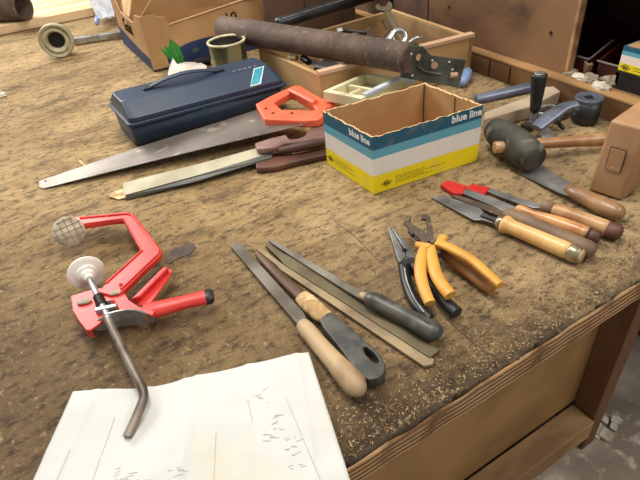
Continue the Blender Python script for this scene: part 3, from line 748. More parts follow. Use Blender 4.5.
for k_ in range(15):
    cu_, cv_ = pr.uniform(.05,.92), pr.uniform(.12,.95)
    for j_ in range(pr.randint(4, 9)):
        a_ = pr.uniform(-.5,.5); l_ = pr.uniform(.006,.035)
        u0 = cu_+pr.uniform(-.02,.03); v0 = cv_+pr.uniform(-.05,.05)
        pline(u0, v0, min(.98, u0+l_*math.cos(a_)), min(.98, v0-l_*math.sin(a_)*1.5), .00028, 3)
b.build('pencil_sketch', M['pencil'], t, recalc=False)['kind'] = 'stuff'

# ================================================================== FILES
def handle_between(par, name, m, pts, radii, hfac=1.0, flat=1.0, n=18, k=6):
    P = [G(x, y, r*flat*hfac+.0005) for (x, y), r in zip(pts, radii)]
    b = MB(); b.tube(catmull(P, k), [max(r, .0008) for r in crad(radii, k)], n=n, flat=flat); return b.build(name, m, par)
# flat file, pale wooden handle
t = thing('flat_file', W(.36,.5,0), 'broad flat file with a pale turned wooden handle, beside the paper sheet', 'file')
b = MB(); b.slab([G(x, y, h) for x, y, h in [(230.5,246,.006),(239.5,241.5,.006),(304,312.5,.012),(306.5,319,.012),(308,326,.012),(304,328,.012),(300,324.5,.012),(296,322.5,.012)]], .0045); b.build('blade', M['filesteel'], t, bevel=.0008)
handle_between(t, 'handle', M['palehandle'], [(303,325),(307,330),(318,343),(333,360),(348,377),(357,387),(361.5,392)], [.0095,.0112,.0112,.0122,.0145,.0135,.006])
# half-round file with taped tang and holed black handle
t = thing('half_round_file', W(.4,.5,0), 'brown half-round file with tan tape and a black handle pierced near its end', 'file')
b = MB(); b.tube([G(256,251,.006), G(262,258,.006), G(283,279,.009), G(304,298.5,.012)], [.003,.0062,.0085,.0098], n=14, flat=.5); b.build('blade', M['filebrown'], t)
b = MB(); b.tube([G(302,297,.012), G(307,301.5,.0125), G(313,307,.013), G(319,312.5,.013), G(327,318,.013)], [.0112,.0128,.0124,.0128,.0105], n=16, flat=.75); b.build('tape_wrap', M['tape'], t)
oh = [(320,320),(322,316),(328,312.5),(334,313.5),(345,323),(358,334),(371,345.5),(381,355),(385.5,364),(384,372),(378.5,378),(369,379.5),(360,375),(351.5,364),(340,348),(331,337),(323,327)]
hi = [(362.5,347),(366.5,346.5),(374,352.5),(379,360),(378,362.5),(373,361.5),(366,354.5)]
b = MB(); b.ringslab([G(x, y, .020) for x, y in oh], [G(x, y, .020) for x, y in hi], .017); b.build('handle', M['greygrip'], t, bevel=.005, seg=4)
# two bare files without handles
t = thing('bare_file', W(.45,.45,0), 'bare dark square-edged file without a handle, between the narrow tan one and the grey grip', 'file', None)
b = MB(); b.slab([G(x, y, h) for x, y, h in [(265,245,.008),(269,243.5,.008),(283,253,.008),(292,257.5,.008),(440,349.5,.008),(430,357.5,.008),(284,264,.008),(280,259,.008)]], .006); b.build('blade', M['fileolive'], t, bevel=.0008)
t = thing('bare_file', W(.42,.42,0), 'narrow tan bare file without a handle, lying beside the holed black handle', 'file', None)
b = MB(); b.slab([G(x, y, h) for x, y, h in [(257,249.5,.006),(260.5,247,.006),(280,262,.006),(434.5,359,.006),(433,364,.006),(424,366,.006),(280,269,.006),(276,264.5,.006)]], .005); b.build('blade', M['filetan'], t, bevel=.0008)
# file with grey grip
t = thing('hand_file', W(.47,.47,0), 'slim dark file with a grey-black slotted plastic grip pointing at the pliers', 'file')
b = MB(); b.slab([G(x, y, h) for x, y, h in [(268,240.5,.010),(271,238.5,.010),(300,255,.012),(352,285.5,.016),(366,292,.018),(374,295,.019),(370,302,.019),(360,298.5,.017),(347,291,.014),(296,259,.011)]], .004); b.build('blade', M['filesteel'], t, bevel=.0006)
b = MB(); b.tube([G(361,295,.017), G(373,300,.020)], [.006,.0075], n=12, flat=.8); b.build('collar', M['palehandle'], t)
P = [G(368,297,.020), G(375,300.5,.0215), G(390,308,.0205), G(408,317.5,.0195), G(425,327,.019), G(436,332.5,.018), G(441,335.5,.017)]
b = MB(); b.tube(catmull(P, 5), crad([.009,.0125,.0112,.0120,.0142,.0130,.006], 5), n=16, flat=.85); o = b.build('handle', M['greygrip'], t)
b = MB(); b.tube([G(417,316.5,.0295), G(427,322.5,.030), G(434,328,.028)], [.0012,.0022,.001], n=8); b.build('slot', M['black'], o)

# ================================================================== PLIERS
t = thing('long_nose_pliers', W(.37,.44,0), 'long-nose pliers with black handles, left of the yellow-handled strippers', 'pliers')
b = MB(); b.slab([G(x, y, h) for x, y, h in [(388,227,.012),(390.5,227,.012),(404.5,251,.013),(406,256,.013),(400,262,.013),(397.5,258,.013)]], .009)
b.build('jaw', M['steel'], t, bevel=.001)
b = MB(); b.slab([G(x, y, h) for x, y, h in [(391.2,227.5,.012),(393.5,229,.012),(408.5,244,.013),(415,257,.013),(413,262,.013),(401,263,.013),(406.5,256,.013),(405.5,250,.013)]], .009)
b.build('jaw', M['steel'], t, bevel=.001)
MB().tube([G(404.7,251,.0128), G(404.7,251,.0137)], .0042, n=14).build('pipe_grip_hole', M['hole'], t)
MB().tube([G(408,259,.0125), G(408,259,.0145)], .0045, n=14).build('pivot', M['zinc'], t)
b = MB(); b.tube([G(401,267,.011), G(414,262,.011)], .0085, n=12, flat=.9); b.build('guard', M['black'], t)
b = MB(); b.tube(catmull([G(404,265,.011), G(406,280,.011), G(413,299,.011), G(423,312,.011), G(430,318.5,.010)], 5), crad([.0085,.0078,.0082,.0085,.0072], 5), n=12, flat=.85); o = b.build('handle', M['black'], t)
b = MB(); b.tube(catmull([G(404.5,268,.019), G(407,281,.019), G(414,298,.0195), G(424,312,.019)], 4), .0012, n=6); b.build('handle_inset', M['zinc'], o)
b = MB(); b.tube(catmull([G(411,263,.011), G(423,275,.011), G(437,292,.011), G(447,304,.011), G(457,313,.011)], 5), crad([.0075,.0080,.0085,.0092,.0090], 5), n=12, flat=.85); b.build('handle', M['black'], t)

t = thing('wire_strippers', W(.42,.43,.02), 'wire strippers with dark forked jaws and slim yellow handles, lying over the black pliers', 'pliers')
b = MB(); b.slab([G(x, y, .034) for x, y in [(404,220.5),(406.5,219.5),(424,231),(431,238),(433,246),(428,250),(422,248),(421,240),(405,223.5)]], .005)
b.slab([G(x, y, .034) for x, y in [(409,216),(411.5,218),(410,221),(407.5,220.5)]], .004)
b.build('jaw', M['rust'], t, bevel=.0008)
b = MB(); b.slab([G(x, y, .036) for x, y in [(421,216),(423,213.8),(428,214),(430.5,217),(433,233),(434,241),(428,248),(424.5,243),(427,230),(426,219),(422,218.5)]], .005); b.build('jaw', M['rust'], t, bevel=.0008)
b = MB(); b.tube([G(410,231,.028), G(414,235,.028)], .0045, n=10); b.tube([G(410.5,233,.024), G(419,241,.028)], .0025, n=8); b.build('adjusting_screw', M['darksteel'], t)
MB().tube([G(429,243.5,.034), G(429,243.5,.0385)], .004, n=12).build('pivot', M['darksteel'], t)
b = MB(); b.tube(catmull([G(423.5,247,.034), G(421,260,.031), G(420.5,274,.029), G(424,289,.026), G(430,303.5,.022)], 6), crad([.0060,.0085,.0087,.0083,.0078], 6), n=14, flat=.8); h = b.build('handle', M['yellow'], t)
b = MB(); b.tube([G(416.5,245,.033), G(430,247,.036)], [.0065,.0060], n=12, flat=.8); b.build('finger_guard', M['yellow'], h)
b = MB(); b.tube(catmull([G(431,247,.034), G(432.5,260,.032), G(436,274,.031), G(443,286,.030), G(450.5,295.5,.028)], 6), crad([.0065,.0085,.0090,.0092,.0090], 6), n=14, flat=.8); b.build('handle', M['yellow'], t)

t = thing('combination_pliers', W(.45,.40,0), 'pliers lying on edge with two thick yellow handles one above the other', 'pliers')
b = MB(); b.tube(catmull([G(441,244,.036), G(455,250.5,.036), G(473,261,.035), G(489,275,.034), G(500.5,285.5,.033)], 6), crad([.0085,.0098,.0098,.0088,.0082], 6), n=14, flat=.65, up=V((.55,-.5,1))); h = b.build('handle', M['yellow'], t)
b = MB(); b.tube([G(437,247,.034), G(444,237,.036)], [.0065,.0075], n=12, flat=.7); b.build('finger_guard', M['yellow'], h)
b = MB(); b.tube(catmull([G(438,248,.022), G(452,260,.014), G(468,271,.011), G(483,283,.0105), G(492.5,290,.010)], 6), crad([.008,.0095,.0100,.0100,.0090], 6), n=14, flat=.8); b.build('handle', M['yellowdark'], t)
b = MB(); b.slab([G(x, y, .030) for x, y in [(429,246),(436,238),(443,244),(441,252),(434,254)]], .012); b.build('joint', M['rust'], t, bevel=.002)

# ================================================================== CHISELS
t = thing('bench_chisel', W(.64,.55,0), 'wide chisel with shiny blond wooden handle and metal end ring, nearest in the row', 'chisel')
b = MB(); b.slab([G(x, y, h) for x, y, h in [(431,197,.003),(443,194.5,.003),(480,208,.008),(484,212.5,.010),(500,219,.0125),(500,224.5,.0125),(483,219.5,.010),(474,219.5,.008)]], .003); b.build('blade', M['steel'], t, bevel=.0008)
b = MB(); b.tube([G(482,215.5,.010), G(500,222.5,.0125)], [.0045,.0062], n=12); b.build('bolster', M['darksteel'], t)
A, B = G(497,221,.0135), G(583,257.5,.0135)
b = MB(); b.lathe(A, B, [(0,.0085),(.03,.0105),(.09,.0108)], n=22); b.build('front_ferrule', M['glassgrey'], t)
b = MB(); b.lathe(A, B, [(.07,.011),(.085,.0142),(.12,.0148),(.16,.0125),(.20,.0116),(.5,.0124),(.80,.0126),(.86,.0122)], n=24); b.build('handle', M['beech'], t)
b = MB(); b.lathe(A, B, [(.85,.0128),(.86,.0135),(.96,.0132),(.97,.0118)], n=24); b.build('end_ring', M['glassgrey'], t)
b = MB(); b.lathe(A, B, [(.96,.0116),(.99,.0105),(1.0,.006)], n=20); b.build('handle_end', M['palehandle'], t)
t = thing('rasp', W(.70,.56,0), 'narrow dark steel tool with a thick grey-brown cylindrical handle, second of the chisel row', 'chisel')
b = MB(); b.slab([G(x, y, h) for x, y, h in [(451,196,.004),(455,194,.004),(506,210.5,.012),(507,217,.012),(500,216,.012)]], .003); b.build('blade', M['rust'], t, bevel=.0006)
A, B = G(504,213,.0145), G(595,252.5,.0145)
b = MB(); b.lathe(A, B, [(0,.006),(.02,.0102),(.08,.0122),(.3,.0128),(.7,.0132),(.92,.0136),(.975,.0118),(1,.005)], n=24); b.build('handle', M['brownhandle'], t)
t = thing('guarded_chisel', W(.74,.6,0), 'chisel with a broad red tip guard and glossy orange-brown turned handle', 'chisel', None)
b = MB(); b.slab([G(x, y, h) for x, y, h in [(455,189.5,.006),(463,187.5,.006),(505,202,.012),(519,208,.014),(520,212,.014),(505,211,.012),(494,206,.011)]], .004); b.build('blade', M['steel'], t, bevel=.0008)
b = MB(); b.slab([G(x, y, .0085) for x, y in [(440.6,184.5),(447,179.5),(467,185.2),(462,193.4),(453,192.6)]], .008); b.build('tip_guard', M['redplastic'], t, bevel=.0015)
A, B = G(516,208.5,.0145), G(600,239,.0135)
b = MB(); b.lathe(A, B, [(0,.006),(.03,.0085),(.1,.0088),(.2,.0075),(.3,.009),(.5,.0115),(.62,.0122),(.64,.0115),(.66,.0122),(.78,.0122),(.80,.0112),(.82,.0118),(.87,.0118)], n=22); b.build('handle', M['orangewood'], t)
b = MB(); b.lathe(A, B, [(.865,.0124),(.885,.0124)], n=22); b.build('dark_band', M['ink'], t)
b = MB(); b.lathe(A, B, [(.88,.0118),(.94,.0118),(.985,.0095),(1,.004)], n=22); b.build('handle_end', M['redwood'], t)
t = thing('guarded_chisel', W(.8,.6,0), 'chisel with a small red tip guard and grey-collared tan handle, farthest of the chisel row', 'chisel', None)
b = MB(); b.slab([G(x, y, h) for x, y, h in [(486,190.5,.006),(490,187.5,.006),(525,199.5,.011),(545,204,.014),(546,208,.014),(533,207.5,.012),(519,203,.011)]], .004); b.build('blade', M['steel'], t, bevel=.0008)
b = MB(); b.slab([G(x, y, .0085) for x, y in [(465.6,188),(472,183.2),(490,187.3),(484,194.2)]], .008); b.build('tip_guard', M['redplastic'], t, bevel=.0015)
A, B = G(541,205,.0145), G(622,234,.0145)
b = MB(); b.lathe(A, B, [(0,.006),(.03,.0105),(.16,.0112)], n=20); b.build('collar', M['brownhandle'], t)
b = MB(); b.lathe(A, B, [(.155,.0102),(.2,.0118),(.5,.0122),(.80,.0128),(.84,.0122)], n=22); b.build('handle', M['tanwood'], t)
b = MB(); b.lathe(A, B, [(.84,.0124),(.95,.0126),(.985,.0105),(1,.005)], n=22); b.build('handle_end', M['redwood'], t)

# ================================================================== SCRAPER
t = thing('scraper', W(.78,.55,0), 'steel putty scraper with brown wooden handle between the rubber and wooden mallets', 'scraper')
b = MB(); b.slab([G(x, y, h) for x, y, h in [(521,174,.002),(541,164.5,.002),(552,171,.005),(571,183,.011),(575,189,.014),(568,195.5,.012),(558,192,.009)]], .0014); b.build('blade', M['steel'], t)
b = MB(); b.tube(catmull([G(569,188.5,.0135), G(576,193,.015), G(590,200,.0155), G(606,207.5,.0165), G(618,213,.0155), G(623.5,216,.0145)], 5), crad([.010,.0128,.0138,.0155,.0145,.006], 5), n=18, flat=.9); b.build('handle', M['scraperwood'], t)

# ================================================================== MALLETS
t = thing('wooden_mallet', W(.78,.41,0), 'square pale beech mallet head standing on end with its handle tenon showing', 'mallet')
# head leans slightly: built from its four lower and upper corners
m0, m1 = W(.741,.437,0.001), W(.753,.383,0.001)
dx = V((.095,.012,0)); up_ = V((.011,.001,.124))
b = MB(); L_ = [m0, m1, m1+dx, m0+dx]
sh = V((-.006,.004,0))
b.slab([p+up_+(V((.003,0,0)) if i < 2 else V((-.003,0,.004))) for i, p in enumerate(L_)], .12, bottom=L_)
b.build('head', M['malletwood'], t, bevel=.005, seg=3)
fc = (m0+m1)/2+up_*.53; fx = (m1-m0).normalized(); fn = V((0,0,1)).cross(fx).normalized()
if fn.x > 0: fn = -fn
b = MB(); b.obox(fc+fn*.0003, fx*.0125, V((0,0,.020)), fn*.0006); b.build('mortise_gap', M['ink'], t)
b = MB(); b.obox(fc+fn*.0008+V((0,0,.003)), fx*.0112, V((0,0,.0155)), fn*.0012); b.obox(fc+fn*.0012-V((0,0,.0158)), fx*.011, V((0,0,.0028)), fn*.002); b.build('handle_tenon', M['malletwood'], t)
b = MB(); c_ = fc+V((.095,.012,0)); b.slab([c_+V((-.004,.010,.016)), c_+V((-.004,-.010,.016)), c_+V((.125,-.006,.010)), c_+V((.125,.014,.010))], .03); b.build('handle', M['malletwood'], t, bevel=.006, seg=3)

t = thing('rubber_mallet', W(.72,.59,0), 'dark rubber mallet with a barrel head and wooden handle, beside the striped carton', 'mallet')
A, B = G(492.5,128,.034), G(536,160,.032)
b = MB(); b.lathe(A, B, [(0,.0),(.005,.016),(.04,.0225),(.12,.0262),(.3,.0300),(.5,.0318),(.7,.0312),(.88,.0282),(.97,.024),(.995,.019),(1,0)], n=36, caps=False); b.build('head', M['rubber'], t)
HA, HB = G(501,146,.036), G(612,139,.022)
hd = (HB-HA).normalized()
b = MB(); b.lathe(HA, HB, [(.19,.0105),(.24,.0112),(.4,.0098),(.7,.0105),(.9,.0125),(1,.012)], n=18); b.build('handle', M['tanwood'], t)
b = MB(); c_ = G(500.5,147,.037); ex = (c_-V((0,0,ZB+CH))).normalized(); 
wd = -hd; b.lathe(c_+hd*.02, c_-hd*.012, [(0,.0105),(.98,.0105),(1,.009)], n=18); b.build('handle_end', M['tanwood'], t)

# ================================================================== BACK RIGHT: vice handle, wrench, bar, steel
t = thing('wrench_lever', W(.9,.62,0), 'blue-grey steel lever with a black socket hub that has a square hole', 'wrench')
c_ = W(.952,.607,0.0)
def hexring(c, r, z, n=28): return [c+V((r*math.cos(2*PI*i/n), r*math.sin(2*PI*i/n), z)) for i in range(n)]
b = MB(); b.loft([hexring(c_, .0235, .001), hexring(c_, .0262, .004), hexring(c_, .0266, .046)], smooth=True); b.build('hub', M['black'], t)
b = MB(); sq = [c_+V((.0135*math.cos(a), .0135*math.sin(a), .054)) for a in (.3, .3+PI/2, .3+PI, .3+1.5*PI)]
b.ringslab(hexring(c_, .0268, .054), sq, .0075); b.build('hub_ring', M['bluegrey'], t, bevel=.0015)
b = MB(); b.slab([c_+V((.0140*math.cos(a), .0140*math.sin(a), .0475)) for a in (.3, .3+PI/2, .3+PI, .3+1.5*PI)], .0004); b.build('square_hole', M['hole'], t)
b = MB(); b.tube(catmull([G(577,104,.050), G(566,106.5,.047), G(555,113,.040), G(543,122,.030), G(536,128,.024)], 5), crad([.012,.014,.016,.0155,.013], 5), n=12, flat=.5); b.build('lever', M['bluegrey'], t)
t = thing('black_handle', W(.86,.66,0), 'upright black tapered handle on a small dark base behind the rubber mallet', 'handle')  # plain upright handle of an unidentified tool
bp = G(532,127,0.0); tp = bp+V((.004,.004,0))
b = MB(); b.lathe(bp+V((0,0,.036)), bp+V((.002,.005,.112)), [(0,.009),(.1,.0105),(.7,.0142),(.9,.0155),(.97,.0150),(1,.0125)], n=22); b.build('grip', M['black'], t)
b = MB(); b.lathe(bp+V((.002,.005,.1122)), bp+V((.002,.005,.1132)), [(0,.011),(1,.010)], n=20); b.build('end_disc', M['zinc'], t)
b = MB(); b.lathe(bp+V((0,0,.001)), bp+V((0,0,.037)), [(0,.013),(.35,.014),(.4,.008),(1,.0075)], n=16); b.obox(bp+V((-.005,.0,.008)), V((.022,.004,0)), V((-.002,.010,0)), V((0,0,.006))); b.build('base', M['darksteel'], t)
t = thing('steel_ring', W(.9,.7,0), 'thin steel strap ring behind the blue-grey lever', 'ring')
rc = G(548,112,.012)
b = MB(); P = [rc+V((.024*math.cos(a), .020*math.sin(a), .002*math.sin(2*a))) for a in [2*PI*i/28 for i in range(29)]]; b.tube(P, .0032, n=8, flat=2.2, caps=False); b.build('ring', M['zinc'], t)
tag(MB().slab([G(x, y, .010) for x, y in [(539,128),(547,126),(557,136),(555,140),(543,140)]], .009).build('steel_block', M['zinc'], bevel=.001), 'flat zinc-grey steel block beneath the blue-grey lever', 'block')
tag(MB().tube([G(553,121,.006), G(573,111,.008)], .0045, n=10).build('chrome_bar', M['chrome']), 'short bright chrome bar behind the blue-grey lever', 'bar')
b = MB(); b.tube(catmull([G(552,120,.012), G(557,122,.014), G(561,126,.010), G(564,129,.005)], 4), .0042, n=8); tag(b.build('iron_hook', M['darksteel']), 'small dark iron hook under the lever in front of the chrome bar', 'hook')
# grey timber
BL = [(486,110),(524,97.5),(543,87),(553,86),(561,90.5),(560,93),(549,101),(538,106),(524,112),(486,121)]
b = MB(); b.slab([G(x, y, .030) for x, y in [(484,112),(524,97.5),(545,86.5),(554,86),(561,91),(549,97),(532,106),(484,119)]], .029); tag(b.build('timber_block', M['greybar'], bevel=.003), 'pale grey squared timber behind the black upright handle', 'timber')
MBp = MB(); MBp.tube([G(476,100,.034), G(487,97.5,.036), G(530,88,.038)], [.0115,.012,.0125], n=16); tag(MBp.build('metal_tube', M['bluegrey']), 'blue-grey metal tube lying along the back of the pale timber', 'tube')
# blue rounded grip
b = MB(); A, B = G(462,84,.012), G(468,70,.022)
b.lathe(A, B, [(0,.008),(.2,.012),(.6,.0145),(.85,.013),(.97,.008),(1,.001)], n=20); tag(b.build('plastic_stub', M['blue']), 'pale blue rounded plastic grip peeping out behind the perforated bracket', 'handle')

# ================================================================== WOODEN CRATE with spanners
t = thing('wooden_crate', W(.77,1.14,0), 'open wooden crate of spanners under the long rusty pipe', 'crate')
FL, FR, BR, BLc = W(.552,.996,0), W(.958,.946,0), W(.978,1.30,0), W(.562,1.345,0)
Hc = V((0,0,.098)); tk = .012
def wallq(a, b2, inn, nm, m, z1=.098, z2=.098, par=t):
    a = V(a); b2 = V(b2); d = (b2-a).normalized(); nin = V((-d.y, d.x, 0))
    if nin.dot(inn-a) < 0: nin = -nin
    q = MB(); f_ = V((0,0,.0015)); q.slab([a+V((0,0,z1)), b2+V((0,0,z2)), b2+nin*tk+V((0,0,z2)), a+nin*tk+V((0,0,z1))], 0, bottom=[a+f_, b2+f_, b2+nin*tk+f_, a+nin*tk+f_]); return q.build(nm, m, par, bevel=.0015)
cc = (FL+BR)/2
wallq(FL, FR, cc, 'front_board', M['crate']); wallq(FR, BR, cc, 'side_board', M['cratein']); wallq(BR, BLc, cc, 'back_board', M['cratein'], .098, .080); wallq(BLc, FL, cc, 'side_board', M['crate'], .076, .098)
MB().slab([FL+V((.012,.012,.010)), FR+V((-.012,.012,.010)), BR+V((-.012,-.012,.010)), BLc+V((.012,-.012,.010))], .008).build('bottom', M['cratein'], t)
def topbar(a, b2, m, w=.009, z=.0985, hh_=.010):
    d = (b2-a).normalized(); nn = V((-d.y, d.x, 0)); q = MB(); q.obox((a+b2)/2+V((0,0,z+hh_/2)), (b2-a)/2, nn*w, V((0,0,hh_/2))); q.build('top_rail', m, t, bevel=.0015)
topbar(FL+V((-.002,.005,0)), FR+V((.003,.005,0)), M['pinkrail']); topbar(FR+V((-.004,.016,0)), BR+V((-.006,-.002,0)), M['crate'], .006, .0985, .003); 
# fill of the crate: spanners, rags, bolts resting on a heap
crumple('rag', W(.66,1.10,.0105), .075, .05, .045, M['junk'], 'grey rag heap filling the left of the crate beneath the rusty pipe', 'rag', 4.4)
crumple('rag', W(.82,1.16,.0105), .09, .075, .040, M['darksteel'], 'heap of dark oily scrap lying under the spanners in the crate', 'scrap', 8.1)
tag(MB().slab([G(x, y, .085) for x, y in [(300,58),(318,60),(340,65),(335,70),(316,66)]], .004).build('white_strip', M['creamwhite'], bevel=.001), 'pale bluish plastic strip near the front left corner of the crate', 'strip')
tag(MB().tube([G(289,57,.090), G(297,58,.090)], .007, n=10).build('cork', M['tape']), 'small tan cork in the left corner of the crate', 'cork')
b = MB(); b.tube([G(303,58,.092), G(309,62,.090)], [.009,.008], n=12); tag(b.build('black_knob', M['black']), 'small round black bung in the crate below the rusty pipe', 'knob')  # plain black knob; what it belongs to is unknown
def spanner_end(c, r, ang, z, open_=1.0, t_=.008, up=V((0,0,1))):
    """open jaw ring in the horizontal plane about c"""
    out = []; g = .55*open_
    for i in range(17):
        a = ang+g+(2*PI-2*g)*i/16; out.append(c+V((r*math.cos(a), r*math.sin(a), 0)))
    inn = [c+V((r*.95*math.cos(ang-g*.8), r*.95*math.sin(ang-g*.8), 0)), c+V((-.05*r*math.cos(ang)+.45*r*math.sin(ang), -.05*r*math.sin(ang)-.45*r*math.cos(ang), 0)), c+V((-.25*r*math.cos(ang), -.25*r*math.sin(ang), 0)),
           c+V((-.05*r*math.cos(ang)-.45*r*math.sin(ang), -.05*r*math.sin(ang)+.45*r*math.cos(ang), 0)), c+V((r*.95*math.cos(ang+g*.8), r*.95*math.sin(ang+g*.8), 0))]
    return out+inn
# large dark open spanner
t = thing('open_spanner', W(.82,1.1,.06), 'large dark open-ended spanner in the crate with its jaws up', 'spanner')
def tilted(c, pts, dx_, dy_): return [c+dx_*(p-V((0,0,0))).x+dy_*p.y for p in pts]
od = V((-.25,.45,.85)).normalized(); sd = od.cross(V((.35,1,-.3)).normalized()).normalized(); nn_ = od.cross(sd).normalized()
c_ = G(381,33,.118)
b = MB(); b.slab(tilted(c_, spanner_end(V((0,0,0)), .034, 0, 0, 1.3), od, sd), .008, d=-nn_ if nn_.y < 0 else nn_); b.build('jaw', M['filebrown'], t, bevel=.0015)
b = MB(); b.slab([c_-od*.026+sd*.012, c_-od*.026-sd*.012, c_-od*.075-sd*.010, c_-od*.075+sd*.010], .007, d=-nn_ if nn_.y < 0 else nn_); b.build('shank', M['filebrown'], t, bevel=.0015)
# chrome combination spanner
t = thing('ring_spanner', W(.84,1.05,.06), 'bright chrome ring spanner curving over the dark one in the crate', 'spanner')
c_ = G(399,37,.116); u1 = V((.93,-.30,.1)).normalized(); u2 = V((.1,.55,.82)).normalized()
b = MB(); b.tube([c_+u1*.0165*math.cos(a)+u2*.0165*math.sin(a) for a in [2*PI*i/24 for i in range(25)]], .0070, n=10, caps=False); b.build('ring', M['steelbright'], t)
b = MB(); b.tube(catmull([c_-u1*.016+V((0,0,.012)), G(387,40,.116), G(377,45,.111), G(366,48,.104)], 5), .0085, n=10, flat=.6); b.build('shank', M['steelbright'], t)
# upright spanner at the back of the crate
t = thing('open_spanner', W(.93,1.25,.01), 'brown steel spanner leaning upright against the back corner of the crate', 'spanner')
pa, pb = PY(384,9,1.215), G(403,41,.070)
pa = G(386,10,.125); 
b = MB(); d_ = (pb-pa).normalized(); sd_ = V((1,0,0)).cross(d_).normalized(); w_ = V((.8,-.35,.1)).normalized()
b.slab([pa+w_*.008, pb+w_*.007, pb-w_*.007, pa-w_*.008], .005, d=d_.cross(w_)); b.build('shank', M['fileolive'], t, bevel=.001)
b = MB(); q_ = pa-d_*.006; b.slab([q_-w_*.022+d_*.004, q_-w_*.024-d_*.012, q_-w_*.012-d_*.020, q_-w_*.010-d_*.006, q_+w_*.004-d_*.002, q_+w_*.010-d_*.012, q_+w_*.018-d_*.018, q_+w_*.022-d_*.006, q_+w_*.018+d_*.008, q_+w_*.006+d_*.016, q_-w_*.010+d_*.014], .006, d=d_.cross(w_)); b.build('jaw', M['fileolive'], t, bevel=.001)
t = thing('open_spanner', W(.84,1.0,.06), 'small grey open spanner jaw sticking up above the end of the rusty pipe', 'spanner')
pa, pb = G(412,42,.118), G(405,54,.085); d_ = (pb-pa).normalized(); w_ = V((.85,-.4,.1)).normalized()
b = MB(); b.slab([pa-w_*.008, pa-w_*.010-d_*.006, pa-w_*.004-d_*.014, pa+w_*.006-d_*.018, pa+w_*.018-d_*.014, pa+w_*.024-d_*.006, pa+w_*.016-d_*.008, pa+w_*.008-d_*.005, pa+w_*.006+d_*.002, pa+w_*.014+d_*.008, pa+w_*.009+d_*.012, pb+w_*.007, pb-w_*.007], .005, d=d_.cross(w_)); b.build('jaw', M['steel'], t, bevel=.0008)
t = thing('bolt', W(.72,1.1,.08), 'steel hexagon bolt lying in the crate behind the rusty pipe', 'bolt')
b = MB(); b.tube([G(337,31,.092), G(342,30,.092)], .008, n=6, smooth=False); b.build('head', M['zinc'], t); b = MB(); b.tube([G(342,30,.090), G(366,33,.086)], .0055, n=12); b.build('shaft', M['darksteel'], t)
tag(MB().tube([G(344,36,.080), G(372,31,.088)], .006, n=10, flat=.6).build('iron_bar', M['rust']), 'rusty flat iron bar behind the bolt in the crate', 'bar')

# ================================================================== LONG RUSTY PIPE with bracket
t = thing('rusty_pipe', W(.6,1.1,.1), 'long thick rusty brown pipe with a perforated dark steel bracket, resting across the crate', 'pipe')
A = G(223.5,28.5,.117); B = G(411,58.5,.1425)
pd = (B-A).normalized()
b = MB(); b.lathe(A, B, [(0,.031),(.004,.0335),(.5,.0318),(.985,.0310),(1,.0310)], n=40); b.build('tube', M['rust'], t)
b = MB(); b.lathe(B-pd*.012, B+pd*.003, [(0,.0314),(1,.0316),(1.01,.027)], n=40); b.build('end_rim', M['rust'], t)
pp0 = B+pd*.004                                    # plate stands upright past the end of the tube
pr0 = V((.93,-.36,0)).normalized()
pn0 = pr0.cross(V((0,0,1))).normalized()
def on_plate(px, py, off=0):
    o_ = V((0,0,ZB+CH)); r = ray(px, py); t_ = (pp0-pn0*0-o_).dot(pn0)/r.dot(pn0); return o_+r*t_+pn0*off
M['bracket'] = mat('oily_painted_steel', (112,116,108), .45, .45, col2=(72,72,64), scale=20, lo=.4, hi=.65, bump=.2, col3=(150,136,122), scale3=60, lo3=.66, hi3=.76)
pl = [(405,47),(409,44.5),(423,46.5),(426,50),(431,55),(466,59.5),(458,88),(441,84),(425,82),(400,77)]
b = MB(); b.slab([on_plate(x, y, .002) for x, y in pl], .003, d=-pn0); pb_ = b.build('bracket', M['bracket'], t, bevel=.0008)
b = MB(); b.tube([on_plate(x, y, .003) for x, y in [(424,48),(420,60),(417,66)]], .003, n=8); b.tube([on_plate(x, y, .003) for x, y in [(417,66),(424,71),(440,74)]], .003, n=8); b.build('pressed_ridge', M['bracket'], pb_)
for x, y, r_, m in ((418.5,57,.0065,'cardlight'), (434,65,.0075,'pinkrail'), (410,59,.006,'rust')):
    MB().tube([on_plate(x, y, .002), on_plate(x, y, .0036)], r_, n=16).build('bolt_head', M[m], pb_)
b = MB(); b.tube([on_plate(449.5,75,.0028), on_plate(456.5,74.5,.0028)], .006, n=14, flat=1); b2_ = b.build('slot_bolt', M['pinkrail'], pb_)
for x, y in ((411,53.5),(412,75),(407.5,68),(449,61.5),(452,69),(432,60)):
    MB().tube([on_plate(x, y, .002), on_plate(x, y, .0027)], .0022, n=10).build('small_hole', M['stickerwhite'], pb_)
# black pipe at the back
t = thing('black_pipe', W(.85,1.4,.1), 'glossy black pipe lying across the back of the crate towards the fruit box', 'pipe')
A, B = G(276,24,.120), G(372,-5,.122)
b = MB(); b.lathe(A, B, [(0,.012),(.03,.0165),(.5,.0175),(1,.0175)], n=20); b.build('tube', M['blackpipe'], t)
b = MB(); b.tube([A.lerp(B, .05)+V((-.003,-.012,.0125)), A.lerp(B, .98)+V((-.003,-.012,.0135))], .0012, n=6); b.build('seam', M['zinc'], t)

t = thing('upright_board', W(.83,1.51,0), 'dark stained wooden boards standing upright behind the black pipe and the crate', 'board')
for x0_, x1_ in ((.665,.80), (.802,.905), (.907,.985)):
    MB().box(W(x0_,1.50,.0005), W(x1_,1.518,.24)).build('plank', M['darkpanel'], t, bevel=.002)
MB().box(W(.665,1.4985,.03), W(.985,1.4995,.033)).build('batten', M['darkpanel'], t)
